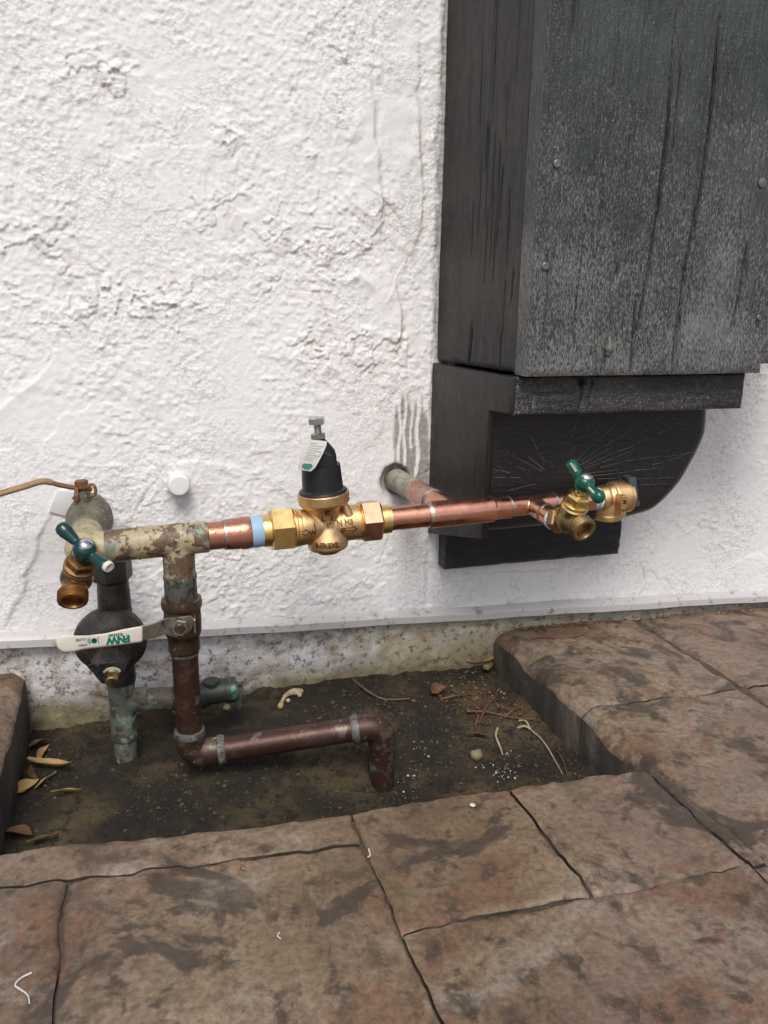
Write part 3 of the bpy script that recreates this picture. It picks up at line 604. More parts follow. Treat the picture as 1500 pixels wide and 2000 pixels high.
def slab(x0, x1, y0, y1, seed):
    g = 0.0012
    nu = int((x1-x0)/0.0036)+2; nv = int((y1-y0)/0.0036)+2
    x, y = np.meshgrid(np.linspace(x0+g, x1-g, nu), np.linspace(y0+g, y1-g, nv), indexing='ij')
    z = pz(x)+0.0050*(fbm(x, y, 0.11, 331, 4)-0.5)+0.0016*sst(0.49, 0.535, fbm(x, y, 0.12, 340+seed, 4))+0.0016*(fbm(x, y, 0.018, 351, 3)-0.5)
    def near(cond, d, R, k=1.0): return np.where(cond, -k*0.75*R*np.clip(1-d/R, 0, 1)**2, 0)
    R = 0.0014+0.0050*sst(0.3, 0.75, fbm(x, y, 0.035, 365, 3))
    for d in (x-x0, x1-x, y-y0, y1-y): z = z+near(True, d, R)
    if x0 > PX1-0.01 and y1 > PY: z = z+near(y > PY-0.012, x-x0, 0.026*(0.8+0.5*fbm(x, y, 0.06, 361, 2)), 0.9)   # soft kerb edge by the bed
    if x1 < PX0+0.01 and y1 > PY: z = z+near(y > PY, x1-x, 0.020, 0.9)
    if abs(x0-0.512) < 0.01 and y0 < -0.45: z = z+groove(x, y, (0.533, -0.600), (0.526, -0.405), 0.006, 0.0022)
    u2 = np.pad(x, 1, mode='edge'); v2 = np.pad(y, 1, mode='edge'); z2 = np.pad(z, 1, mode='edge'); zb = pz(u2)-0.105
    z2[0, :] = zb[0, :]; z2[-1, :] = zb[-1, :]; z2[:, 0] = zb[:, 0]; z2[:, -1] = zb[:, -1]
    u2, v2 = warp(u2, v2); l = patio.location
    me = grid_mesh('paving_stone', u2-l.x, v2-l.y, z2-l.z)
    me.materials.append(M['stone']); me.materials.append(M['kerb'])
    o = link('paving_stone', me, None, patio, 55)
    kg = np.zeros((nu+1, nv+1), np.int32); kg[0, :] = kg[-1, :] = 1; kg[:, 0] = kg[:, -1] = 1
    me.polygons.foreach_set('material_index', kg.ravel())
SL = [(.512, .754, -.263, -.006), (.754, 1.10, -.263, -.006), (1.10, 1.45, -.263, -.006), (.512, .754, -.568, -.263), (.754, 1.10, -.44, -.263), (1.10, 1.45, -.44, -.263), (.754, 1.45, -.80, -.44),
      (.175, .348, -.560, PY), (.348, .512, -.562, PY), (-.50, .175, -.447, PY), (-.081, .175, -.76, -.447), (-.50, -.081, -.76, -.447), (.175, .512, -.86, -.561), (.512, .754, -.86, -.568),
      (-.50, PX0, PY, -.22), (-.50, PX0, -.22, -.006), (-.50, .175, -1.15, -.76), (.175, .754, -1.25, -.86), (.754, 1.45, -1.25, -.80), (-.50, .175, -1.6, -1.15), (.175, .80, -1.6, -1.25), (.80, 1.45, -1.6, -1.25)]
for i, s_ in enumerate(SL): slab(*s_, i)
fl = []
for (x0, x1, y0, y1) in [(PX1+0.034, 1.448, PY, -0.008), (-0.498, 1.448, -1.598, PY-0.008), (-0.498, PX0-0.030, PY-0.004, -0.008)]:
    fl.append(([V((x0, y0, pz(x0)-0.0036)), V((x1, y0, pz(x1)-0.0036)), V((x1, y1, pz(x1)-0.0036)), V((x0, y1, pz(x0)-0.0036))], [(0, 1, 2, 3)]))
part('joint_filler', join(*fl), M['joint'], patio, 0)
g = bpy.data.objects.new('ground', None)
me = mesh_of('ground', ([V((-60, -80, -0.115)), V((60, -80, -0.115)), V((60, 20, -0.115)), V((-60, 20, -0.115))], [(0, 1, 2, 3)])); go = link('ground', me, M['far'], None, 0); go['kind'] = 'structure'
# surrounding yard paving flush with the patio, out of frame
def strip(x0, x1, y0, y1): return ([V((x0, y0, 0.0)), V((x1, y0, 0.0)), V((x1, y1, 0.0)), V((x0, y1, 0.0))], [(0, 1, 2, 3)])
yd = link('yard_paving', mesh_of('yard_paving', join(strip(-30, 30, -60, -1.602), strip(-30, -0.502, -1.6, -0.01), strip(1.452, 30, -1.6, -0.01))), M['far'], None, 0); yd['kind'] = 'structure'

# ------------------------------------------------------------------ soil bed
def soil_z(x, y):
    x = np.asarray(x, float); y = np.asarray(y, float)
    z = -0.0640+0.012*sst(-0.10, 0.0, y)*sst(0.3, 0.05, np.abs(x-0.25))
    z = z-0.036*np.exp(-((x-0.25)/0.14)**2-((y+0.27)/0.10)**2)-0.006*sst(0.1, -0.1, x)
    z = z-0.003*sst(0.30, 0.42, x)-0.010*sst(-0.28, -0.36, y)
    return z+0.010*(fbm(x, y, 0.10, 401, 3)-0.5)+0.010*(fbm(x, y, 0.025, 411, 4)-0.5)+0.0035*(fbm(x, y, 0.006, 421, 2)-0.5)
X, Y = np.meshgrid(np.arange(-0.195, 0.545, 0.0022), np.arange(-0.43, 0.02, 0.0022), indexing='ij')
sme = grid_mesh('soil', X, Y, soil_z(X, Y)); soil = link('soil', sme, M['soil'], None, 170); soil['kind'] = 'structure'
def on_soil(px, py):
    P = hz(px, py, -0.064)
    for _ in range(8): P = hz(px, py, float(soil_z(P.x, P.y)))
    return P
def on_patio(px, py):
    P = hz(px, py, 0.0)
    for _ in range(4): P = hz(px, py, pz(P.x)+0.0015)
    return P

# ------------------------------------------------------------------ plumbing: shared axis of the horizontal run
YP = -0.18
A0, A1 = hy(300, 1058, YP), hy(1000, 990, YP)
u = (A1-A0).normalized(); fr_ = V((0, -1, 0)); w = (u.cross(V((0, 1, 0)))).normalized()
if w.z < 0: w = -w
def ax(px, dy=0.0):                                   # point of the run below photo column px
    P = hy(px, 1058-0.0971*(px-300), YP); return A0+u*((P.x-A0.x)/u.x)
def tt(px): return (ax(px)-A0).dot(u)
def run(prof, n=36): return lathe([(tt(a), r) for a, r in prof], A0, u, n)
def tube_run(a, b, r, bev=0.0007): return cyl(ax(a), ax(b), r, 36, None, bev)
E0 = ax(165)

# old painted elbow cross and tee --------------------------------------------------
old = thing('painted_pipe', 'old beige painted copper pipe with flaking paint and a tee, left of brass regulator', 'pipe', A0)
geo = fused(join(sphere(E0, 0.0205, 18), cyl(E0, ax(268), 0.0172), cyl(E0, E0+V((0, 0.062, 0)), 0.0178), cyl(E0, E0+V((0, -0.026, -0.003)), 0.0165), cyl(E0, E0+V((0, 0, -0.020)), 0.0165)), 0.0010, 6)
part('cross_fitting', geo, M['palepaint'], old, 180)
part('pipe', tube_run(205, 272, 0.0176), M['oldpaint'], old)
TE = ax(347); TB = hy(348, 1128, YP)
tdn = (TB-TE).normalized(); TX = V((TE.x, YP, 0))
tdir = V((0.006, 0, -1)).normalized()
geo = fused(join(cyl(ax(270), ax(407), 0.0180), cyl(TE, TE+tdir*((TE.z-TB.z)), 0.0176), sphere(TE, 0.0175, 16)), 0.0010, 5)
part('tee', geo, M['oldpaint'], old, 180)
part('joint_ring', run([(268, 0.0170), (268.3, 0.0186), (272, 0.0186), (272.3, 0.0170)]), M['oldpaint'], old)

# copper adapter splashed with paint ----------------------------------------------
ad = thing('copper_adapter', 'copper adapter splashed with beige paint between the flaking tee and blue sealant', 'pipe fitting', ax(450))
part('sleeve', run([(404, 0.0150), (404.5, 0.0158), (438, 0.0158), (438.5, 0.0150)]), M['splash_copper'], ad)
part('solder_ring', run([(436, 0.0150), (437, 0.0172), (442, 0.0172), (443, 0.0150)]), M['solder'], ad)
part('hub', run([(441, 0.0155), (442, 0.0176), (468, 0.0180), (471, 0.0188), (484, 0.0188), (490, 0.0180)]), M['splash_copper'], ad)
part('blue_sealant', run([(488, 0.0150), (488.5, 0.0176), (497, 0.0182), (505, 0.0180), (513.5, 0.0174), (514, 0.0150)]), M['bluetape'], ad)

# pressure regulator ----------------------------------------------------------------
PC = ax(637); reg = thing('pressure_regulator', 'golden cast bronze pressure regulator with black cap, adjusting bolt and hanging tag', 'regulator', PC)
wt = (w+u*-0.055).normalized()
body = fused(join(lathe([(-0.0335, 0), (-0.0335, 0.0135), (-0.0310, 0.0150), (-0.0285, 0.0168), (-0.0280, 0.0225), (-0.0255, 0.0240), (-0.0165, 0.0240), (-0.0085, 0.0205), (0.000, 0.0172), (0.008, 0.0170), (0.016, 0.0188), (0.0225, 0.0215), (0.0255, 0.0270), (0.0280, 0.0298), (0.0405, 0.0303), (0.0405, 0)], PC, wt, 40),
     run([(568, 0.0205), (569, 0.0212), (592, 0.0212), (606, 0.0200), (622, 0.0172), (637, 0.0150), (652, 0.0172), (668, 0.0200), (682, 0.0212), (706, 0.0212), (707, 0.0205)])), 0.00085, 14)
part('body', body, M['bronze'], reg, 180)
part('boss', lathe([(0, 0.006), (0.008, 0.0045), (0.017, 0.003), (0.018, 0)], PC+u*0.0245+w*0.013+fr_*0.012, w*0.9-u*0.3, 14), M['bronze'], reg)
part('left_thread', run([(573, 0.0190), (573.5, 0.0226), (576, 0.0226), (577, 0.0212), (579, 0.0226), (582, 0.0226), (583, 0.0212), (586, 0.0222), (588, 0.0190)]), M['brass'], reg)
part('right_thread', run([(696, 0.0190), (697, 0.0222), (699, 0.0212), (701, 0.0222), (703, 0.0190)]), M['brass'], reg)
ut = part('union_nut', lathe([(tt(527), 0.0225), (tt(530), 0.0268), (tt(569), 0.0268), (tt(573), 0.0235)], A0, u, 6, math.radians(12), (0, 0, 1)), M['brass'], reg, 20)
part('union_nut', lathe([(tt(701), 0.0220), (tt(704), 0.0258), (tt(737), 0.0258), (tt(741), 0.0225)], A0, u, 6, math.radians(20), (0, 0, 1)), M['bronze_red'], reg, 20)
part('tailpiece', run([(512, 0.0165), (512.5, 0.0186), (528, 0.0186), (529, 0.0165)]), M['brass'], reg)
part('tailpiece', run([(739, 0.0150), (740, 0.0174), (760, 0.0174), (761, 0.0150)]), M['brass'], reg)
vf = (fr_-u*0.08+V((0, 0, 0.05))).normalized(); vf = (vf-wt*vf.dot(wt)).normalized()      # one wrench flat looks towards the viewer
def cap_geo():
    prof = [(0.0395, 0.0276, 9), (0.0415, 0.0280, 9), (0.0432, 0.0272, 9), (0.0442, 0.0248, 9), (0.0450, 0.0238, 9), (0.0600, 0.0230, 9), (0.0728, 0.0223, 9), (0.0730, 0.0222, 0.0172), (0.0800, 0.0218, 0.0172), (0.0840, 0.0214, 0.0172), (0.0860, 0.0200, 0.0172), (0.0885, 0.0180, 0.0172), (0.0900, 0.0168, 9), (0.1010, 0.0085, 9), (0.1025, 0.0070, 9)]
    n = 64; e2v = wt.cross(vf); vv = []; ff = []
    for z_, r_, fl_ in prof:
        for k in range(n):
            a = 2*math.pi*k/n; dd = (a+math.pi/4) % (math.pi/2)-math.pi/4
            rr_ = min(r_, fl_/math.cos(dd)); vv.append(PC+wt*z_+(vf*math.cos(a)+e2v*math.sin(a))*rr_)
    for i in range(len(prof)-1):
        for k in range(n): ff.append((i*n+k, i*n+(k+1) % n, (i+1)*n+(k+1) % n, (i+1)*n+k))
    ff.append(tuple(range((len(prof)-1)*n, len(prof)*n))); ff.append(tuple(reversed(range(n)))); return vv, ff
co = part('cap', cap_geo(), M['blackplastic'], reg, 25)
part('lock_nut', lathe([(0.1025, 0.0078), (0.1035, 0.0092), (0.1085, 0.0092), (0.1095, 0.0078)], PC, wt, 6, 0.3), M['zinc'], reg, 20)
thr = [(0.108, 0.0036)]
for k in range(9): thr += [(0.1095+k*0.0012, 0.0046), (0.1101+k*0.0012, 0.0039)]
bo = part('adjusting_bolt', lathe(thr+[(0.121, 0.0040)], PC, wt, 18), M['zinc'], reg)
part('bolt_head', lathe([(0.1195, 0.0088), (0.1203, 0.0098), (0.1262, 0.0098), (0.1275, 0.0082), (0.1277, 0)], PC, wt, 6, 0.15), M['chrome'], bo, 20)
# paper tag hanging from the lock nut
tc = [hy(*p) for p in ((602, 858, -0.200), (641, 862, -0.199), (611, 921, -0.2120), (579, 917, -0.2115))]
vv = []; ff = []; N_ = 8
for i in range(N_+1):
    f = i/N_; a = tc[0].lerp(tc[3], f); b = tc[1].lerp(tc[2], f); bow = fr_*0.003*math.sin(f*math.pi)
    ins = 0.12*max(0, (f-0.9)/0.1) + 0.06*max(0, (0.12-f)/0.12)
    for gk in (ins, 0.33, 0.66, 1-ins): vv.append(a.lerp(b, gk)+bow)
for i in range(N_):
    for j in range(3): ff.append((i*4+j, i*4+j+1, i*4+4+j+1, i*4+4+j))
tn = (tc[1]-tc[0]).cross(tc[3]-tc[0]).normalized()
if tn.y > 0: tn = -tn
nb = len(vv); vv2 = vv+[p-tn*0.0006 for p in vv]; ff2 = ff+[tuple(reversed([i+nb for i in q])) for q in ff]
rim = [i*4 for i in range(N_+1)]+[N_*4+j for j in (1, 2, 3)]+[i*4+3 for i in range(N_-1, -1, -1)]+[2, 1]
ff2 += [(rim[i], rim[(i+1) % len(rim)], rim[(i+1) % len(rim)]+nb, rim[i]+nb) for i in range(len(rim))]
tg = part('tag', (vv2, ff2), M['tag'], reg, 60)
def tagp(a, f): return tc[0].lerp(tc[3], f).lerp(tc[1].lerp(tc[2], f), a)+fr_*0.003*math.sin(f*math.pi)+tn*0.0005
def tagbar(a0, a1, f0, f1): return ([tagp(a0, f0), tagp(a1, f0), tagp(a1, f1), tagp(a0, f1)], [(0, 1, 2, 3)])
part('tag_print', join(*[tagbar(0.12+0.05*(i % 2), 0.55+0.12*((i*7) % 4), 0.10+i*0.075, 0.115+i*0.075) for i in range(8)], tagbar(.55, .9, .34, .36), tagbar(.55, .57, .34, .50), tagbar(.88, .9, .34, .5), tagbar(.55, .9, .49, .50)), M['print_grey'], tg, 0)
oc = tagp(0.5, 0.84); ex_ = (tc[2]-tc[3]).normalized(); ey_ = (tc[0]-tc[3]).normalized()
part('tag_logo', ([oc+ex_*0.0058*math.cos(i*math.pi/10)+ey_*0.0036*math.sin(i*math.pi/10) for i in range(20)], [tuple(range(20))]), M['print_green'], tg, 0)
# cast lettering
def on_reg(dx, dz, r):                                  # a point on the front of the casting
    return PC+u*dx+wt*dz+fr_*r
from mathutils.bvhtree import BVHTree
bvh = BVHTree.FromPolygons([V(v) for v in body[0]], body[1])
def conform(geo, y0, proud=0.0011):
    out = []
    for v in geo[0]:
        hit = bvh.ray_cast(V((v.x, -0.30, v.z)), V((0, 1, 0)))[0]
        out.append(V((v.x, (hit.y if hit else y0)+(-proud if v.y < y0 else 0.0012), v.z)))
    return out, geo[1]
let = []
def glyph(s, px, py, size, back, tilt=0.0, side=0.0):
    P = hy(px, py, YP-back); ex = (u+V((0, side, 0))).normalized(); ey = wt
    if tilt: R = Matrix.Rotation(tilt, 3, fr_); ex, ey = R @ ex, R @ ey
    let.append(conform(text_geo(s, size, 0.0011, P, ex, ey, 0.00035), P.y))
glyph('K', 639, 1003, 0.0085, 0.0190); glyph('L', 631, 1014, 0.0080, 0.0180); glyph('I', 648, 1014, 0.0080, 0.0180); glyph('1"', 642, 1026, 0.0066, 0.0170)
glyph('I', 615, 1028, 0.0080, 0.0190); glyph('W', 611, 1041, 0.0085, 0.0195)
glyph('N', 664, 1023, 0.0082, 0.0195); glyph('H3', 682, 1020, 0.0082, 0.0205); glyph('S', 669, 1037, 0.0080, 0.0195)
glyph('NR3XL', 641, 1066, 0.0088, 0.0222)
def arrow(px, py, back, k=1.0):
    P = hy(px, py, YP-back); o = [(-.008, -.0022), (.003, -.0022), (.003, -.0045), (.009, 0), (.003, .0045), (.003, .0022), (-.008, .0022), (-.0065, 0)]
    ring = [P+u*a*k+wt*b*k for a, b in o]; inn = [P+u*(a*0.78)*k+wt*(b*0.55)*k for a, b in o]; n = len(o)
    f = ring+inn; q = [(i, (i+1) % n, (i+1) % n+n, i+n) for i in range(n)]
    top = [p+fr_*0.0009 for p in f]; return (top+[p-fr_*0.0012 for p in f], q+[(i, i+2*n, (i+1) % n+2*n, (i+1) % n) for i in range(n)]+[(i+n, (i+1) % n+n, (i+1) % n+3*n, i+3*n) for i in range(n)])
for (a_, b_) in ((591, 1040), (684, 1033)): let.append(conform(arrow(a_, b_, 0.0203), hy(a_, b_, YP-0.0203).y))
part('raised_lettering', join(*let), M['bronze_dark'], reg, 20)

# new copper run --------------------------------------------------------------------
cop = thing('copper_pipe', 'new bright copper pipe run with soldered tees in front of the black corbel', 'pipe', ax(880))
part('pipe', run([(757, 0.0140), (757.5, 0.0146), (836, 0.0146), (836.5, 0.0140)]), M['copper'], cop)
part('solder_ring', run([(758, 0.0140), (759, 0.0152), (763, 0.0152), (764, 0.0140)]), M['solder'], cop)
part('solder_ring', run([(833, 0.0140), (834, 0.0160), (839, 0.0164), (840, 0.0150)]), M['solder'], cop)
SW = hy(772, 936, 0.012); ST = ax(884)
sdn = (SW-ST).normalized()
part('tee', fused(join(run([(838, 0.0160), (838.5, 0.0165), (961, 0.0165), (961.5, 0.0160)], 40), cyl(ST, ST+sdn*0.050, 0.0158, 36)), 0.0008, 5), M['copper'], cop, 180)
part('solder_ring', run([(959, 0.0140), (960, 0.0158), (963, 0.0150), (964, 0.0120)]), M['solder'], cop)
part('reducer', run([(960, 0.0120), (961, 0.0140), (992, 0.0138), (994, 0.0126)]), M['copper'], cop)
part('solder_ring', run([(991, 0.0120), (992, 0.0142), (995, 0.0142), (996, 0.0120)]), M['solder'], cop)
BT = ax(1037); B1 = hy(1078, 1010, -0.220)
bdir = (B1-BT).normalized()
part('tee', fused(join(tube_run(994, 1082, 0.0122), cyl(BT, BT+bdir*0.028, 0.0122)), 0.0008, 4), M['copper'], cop, 180)
part('pipe', tube_run(1078, 1142, 0.0110), M['copper'], cop)
part('solder_ring', lathe([(0.0262, 0.0110), (0.0268, 0.0131), (0.0290, 0.0131), (0.0296, 0.0110)], BT, bdir, 30), M['solder'], cop)
part('branch_sleeve', lathe([(0.028, 0.0110), (0.0285, 0.0120), (0.040, 0.0124), (0.044, 0.0130), (0.0445, 0.0110)], BT, bdir, 30), M['copper'], cop)
part('solder_ring', run([(1079, 0.0108), (1080, 0.0130), (1083, 0.0130), (1084, 0.0108)]), M['solder'], cop)
# stub out of the wall
stub = thing('wall_stub', 'grey painted pipe stub coming out of the wall into dull copper coupling', 'pipe', SW)
Ls = (SW-(ST+sdn*0.050)).length
SB = ST+sdn*0.050
part('grey_pipe', lathe([(Ls*0.42, 0.0120), (Ls*0.42+0.0005, 0.0150), (Ls*0.72, 0.0158), (Ls*0.97, 0.0166), (Ls+0.02, 0.0160)], SB, sdn, 34), M['greystub'], stub)
part('coupling', lathe([(Ls*0.10, 0.0130), (Ls*0.10+.0006, 0.0157), (Ls*0.46, 0.0157), (Ls*0.47, 0.0140)], SB, sdn, 34), M['stubcopper'], stub)
part('pipe', lathe([(-0.004, 0.0142), (Ls*0.13, 0.0144)], SB, sdn, 34), M['stubcopper'], stub)
part('solder_ring', lathe([(Ls*0.07, 0.0142), (Ls*0.075, 0.0162), (Ls*0.10, 0.0164), (Ls*0.11, 0.0150)], SB, sdn, 34), M['solder'], stub)

# hose bibs ---------------------------------------------------------------------------
def hose_bib(label, I, B, Hb, Mo, odir, lobe, mats, k=1.0, inlet_hex=True, oldish=False):
    body_m, nut_m, rim_m, handle_m = mats
    t = thing('hose_bib', label, 'hose tap', B, 'hose taps')
    I, B, Hb, Mo = V(I), V(B), V(Hb), V(Mo); odir = V(odir).normalized(); lobe = V(lobe)
    bd = (Hb-B).normalized(); Lb = (Hb-B).length; idr = (I-B).normalized(); Li = (I-B).length
    back = Mo-odir*0.0125*k
    part('body', fused(join(cyl(I, B, 0.0118*k), sphere(B, 0.0152*k, 16), cyl(B, back, 0.0128*k, 28, 0.0108*k), cyl(back-odir*0.004, back+odir*0.002, 0.0108*k), cyl(B, B+bd*Lb*0.40, 0.0128*k)), 0.0008, 6), body_m, t, 180)
    if inlet_hex: part('inlet_nut', hexp(B, idr, Li*0.48, Li*0.98, 0.0160*k, 0.3), body_m, t, 20)
    th = [(-0.0135*k, 0.0095*k), (-0.0133*k, 0.0120*k)]
    for q in range(4): th += [(-0.0112*k+q*0.0026*k, 0.0128*k), (-0.0102*k+q*0.0026*k, 0.0138*k), (-0.0092*k+q*0.0026*k, 0.0128*k)]
    th += [(-0.0006*k, 0.0132*k), (0, 0.0124*k), (0.0001, 0.0098*k), (-0.0010*k, 0.0092*k), (-0.0095*k, 0.0088*k), (-0.0096*k, 0.0)]
    part('threaded_outlet', lathe(th, Mo, odir, 36), rim_m, t)
    part('bonnet_ring', lathe([(Lb*0.34, 0.0118*k), (Lb*0.36, 0.0146*k), (Lb*0.40, 0.0132*k), (Lb*0.42, 0.0144*k), (Lb*0.47, 0.0144*k), (Lb*0.49, 0.011*k)], B, bd, 30), nut_m, t)
    part('bonnet_nut', lathe([(Lb*0.46, 0.0112*k), (Lb*0.48, 0.0130*k), (Lb*0.66, 0.0130*k), (Lb*0.70, 0.0110*k)], B, bd, 6, 0.4), nut_m, t, 20)
    part('stem', lathe([(Lb*0.66, 0.0085*k), (Lb*0.74, 0.0082*k), (Lb*0.75, 0.0060*k), (Lb*0.96, 0.0060*k)], B, bd, 20), nut_m, t)
    ex1, ey1, _z = frame(bd)[1], frame(bd)[2], 0          # lever direction in the plane square to the stem
    def pj(p):
        q = p-CAM; zz = q.dot(FW); return q.dot(RT)/zz, q.dot(UP)/zz
    o0 = pj(Hb); j1 = pj(Hb+ex1*0.01); j2 = pj(Hb+ey1*0.01); o1 = pj(Hb+lobe.normalized()*0.01)
    a11, a21, a12, a22 = j1[0]-o0[0], j1[1]-o0[1], j2[0]-o0[0], j2[1]-o0[1]; r1_, r2_ = o1[0]-o0[0], o1[1]-o0[1]
    det = a11*a22-a12*a21; l = (ex1*((r1_*a22-a12*r2_)/det)+ey1*((a11*r2_-a21*r1_)/det)).normalized()
    prof = [(0.0, 0.0052), (0.006, 0.0046), (0.011, 0.0046), (0.018, 0.0058), (0.024, 0.0070), (0.0285, 0.0070), (0.0315, 0.0056), (0.0332, 0.0030), (0.0336, 0.0)]
    hub = lathe([(-0.0085*k, 0.0), (-0.0085*k, 0.0070*k), (-0.005*k, 0.0100*k), (0.001*k, 0.0108*k), (0.006*k, 0.0094*k), (0.0085*k, 0.0066*k), (0.0088*k, 0)], Hb, bd, 28)
    h1 = lathe([(a*k, r*k) for a, r in prof], Hb, l+bd*0.10, 20); h2 = lathe([(a*k, r*k) for a, r in prof], Hb, -l+bd*0.10, 20)
    ho = part('handle', fused(join(hub, h1, h2), 0.0007, 4), handle_m, t, 180)
    part('screw', lathe([(0.0070*k, 0.0062*k), (0.0092*k, 0.0060*k), (0.0108*k, 0.0046*k), (0.0116*k, 0.0020*k), (0.0112*k, 0.0)], Hb, bd, 22), M['chrome'], ho)
    s2 = bd.cross(l)
    vw = (CAM-Hb).normalized()
    if oldish:
        part('end_plug', lathe([(0.0300*k, 0.0052*k), (0.0336*k, 0.0052*k), (0.0342*k, 0.0044*k), (0.0338*k, 0.0016*k), (0.0325*k, 0.0)], Hb+bd*0.002, -l+bd*0.10+vw*0.25, 18), M['whitesleeve'], ho)
    else:
        for sgn in (1, -1):
            marks = []
            q = (l*sgn+bd*0.10).normalized(); nv = (vw-q*vw.dot(q)).normalized(); sd_ = q.cross(nv)
            for i in range(7):
                c0 = Hb+q*(0.0145+i*0.0017)*k+nv*(0.0056+0.00022*i)*k
                marks.append(box(c0, q, sd_, nv, 0.0005, 0.0013-0.0005*(i % 2), 0.0006))
            part('handle_print', join(*marks), M['print_white'], ho, 0)
    return t
I = BT+bdir*0.0445
rb_B = hy(1112, 1015, -0.248)
hose_bib('shiny brass hose tap with bright green lever handle in front of the black corbel', I+bdir*0.002, rb_B, hy(1141, 943, -0.272), hy(1143, 1037, -0.278), (0.10, -0.93, -0.34),
         hy(1120, 920, -0.262)-hy(1160, 968, -0.262), (M['rawbrass'], M['brass'], M['rawbrass'], M['green']), 1.10)
part('thread_tape', lathe([(0.0425, 0.0110), (0.043, 0.0140), (0.0475, 0.0146), (0.0480, 0.0110)], BT, bdir, 30), M['whitetape'], cop)
lb_B = hy(150, 1128, -0.236)
hose_bib('tarnished brown brass hose tap with dark green handle below the beige elbow', E0+V((0, -0.022, -0.002)), lb_B, hy(165, 1074, -0.262), hy(142, 1176, -0.262), (-0.03, -0.80, -0.60),
         hy(128, 1040, -0.262)-hy(197, 1100, -0.262), (M['tarnish'], M['tarnish'], M['tarnish_rim'], M['greenblue']), 1.08, False, True)

# relief valve at the end of the copper run ---------------------------------------------
RC = ax(1200); rel = thing('relief_valve', 'bronze relief valve with steel pull lever at the end of the copper run', 'relief valve', RC)
part('inlet_hex', lathe([(tt(1136), 0.0125), (tt(1138), 0.0158), (tt(1156), 0.0158), (tt(1158), 0.0125)], A0, u, 6, 0.35), M['bronze_red'], rel, 20)
part('thread_tape', run([(1155, 0.0120), (1156, 0.0140), (1166, 0.0142), (1172, 0.0138), (1173, 0.0120)]), M['whitetape'], rel)
part('sealant', run([(1157, 0.0130), (1157.5, 0.0146), (1165, 0.0147), (1165.5, 0.0130)]), M['bluetape'], rel)
dn = (V((0, 0, -1))+u*0.03).normalized(); RO = ax(1189)
part('body', fused(join(run([(1169, 0.0130), (1170, 0.0165), (1180, 0.0175), (1183, 0.0165), (1190, 0.0178), (1194, 0.0208), (1219, 0.0214), (1222, 0.0208)], 40), cyl(RO, RO+dn*0.0295, 0.0165, 34), cyl(RO+dn*0.022, RO+dn*0.0295, 0.0172, 34)), 0.0008, 5), M['bronze'], rel, 180)
part('end_ring', run([(1219, 0.0190), (1220, 0.0214), (1225, 0.0214), (1227, 0.0195), (1227.2, 0.0)]), M['brass'], rel)
pc_ = hy(1216, 988, YP-0.0275)
npt = part('name_plate', bevelled(box(pc_+V((0, 0.004, 0)), u, w, fr_, 0.0040, 0.0135, 0.0075), 0.0006, 1), M['bronze'], rel, 20)
part('raised_lettering', join(text_geo('M', 0.0075, 0.0006, pc_+w*0.006+fr_*0.0038, -w, u, 0.0002), text_geo('2', 0.0075, 0.0006, pc_-w*0.005+fr_*0.0038, -w, u, 0.0002)), M['bronze_dark'], npt, 20)
lp = [hy(*p, YP-0.012) for p in ((1228, 934), (1243, 932), (1249, 985), (1240, 990))]
lv = part('pull_lever', bevelled((lp+[p+V((0.001, 0.020, 0)) for p in lp], [(0, 1, 2, 3), (7, 6, 5, 4), (0, 4, 5, 1), (1, 5, 6, 2), (2, 6, 7, 3), (3, 7, 4, 0)]), 0.0012, 2), M['bluegrey'], rel, 30)
part('rivet', sphere(hy(1239, 943, YP-0.005), 0.0016, 8), M['chrome'], lv)
part('wire_ring', sweep(spline([hy(*p, YP-0.008) for p in ((1236, 975), (1242, 971), (1245, 978), (1241, 986), (1248, 986), (1249, 978))], 5), 0.0005, 6), M['chrome'], rel)

# wall valve with rusted lever, upper left -----------------------------------------------
wv = thing('wall_valve', 'corroded grey bronze wall valve with long rusty lever above the beige elbow', 'valve', E0+V((0, 0.12, 0)))
Yd = V((0, 1, 0)); VZ = V((E0.x, 0, E0.z))
part('body', lathe([(-0.122, 0.0165), (-0.121, 0.0190), (-0.108, 0.0192), (-0.106, 0.0178), (-0.098, 0.0182), (-0.090, 0.0205), (-0.070, 0.0262), (-0.064, 0.0276), (-0.059, 0.0276), (-0.057, 0.0262), (-0.040, 0.0262), (-0.038, 0.0200), (0.004, 0.0195)], VZ, Yd, 40), M['greybronze'], wv)
stem_b = hy(162, 975, -0.066)
part('stem_boss', lathe([(-0.012, 0.0105), (0.0, 0.0100), (0.0075, 0.0098), (0.0105, 0.0085), (0.0110, 0.0)], stem_b, (0, 0, 1), 22), M['greybronze'], wv)
nb_ = hy(160, 952, -0.066)
part('stem_nut', lathe([(-0.002, 0.0068), (0.0, 0.0078), (0.0078, 0.0078), (0.0090, 0.0066), (0.0090, 0)], nb_, (-0.03, 0, 1), 6, 0.2), M['rust'], wv, 20)
part('stem', cyl(stem_b, nb_+V((0, 0, 0.002)), 0.005, 14), M['rust'], wv)
lvp = spline([hy(*p) for p in ((178, 955, -0.062), (150, 953, -0.066), (115, 947, -0.070), (85, 940, -0.073), (45, 951, -0.075), (0, 964, -0.077), (-60, 980, -0.08))], 8)
lo = part('lever', sweep(lvp[:24], 0.0028, 12, 2.3, (0, 0, 1)), M['rust'], wv)
part('lever_sleeve', sweep(lvp[20:], 0.0036, 14, 2.1, (0, 0, 1)), M['tan_lever'], lo)
part('bracket', sweep(spline([hy(*p) for p in ((150, 955, -0.072), (150, 966, -0.075), (152, 976, -0.075), (144, 970, -0.073))], 5), 0.0034, 10, 0.8), M['rust'], lo)
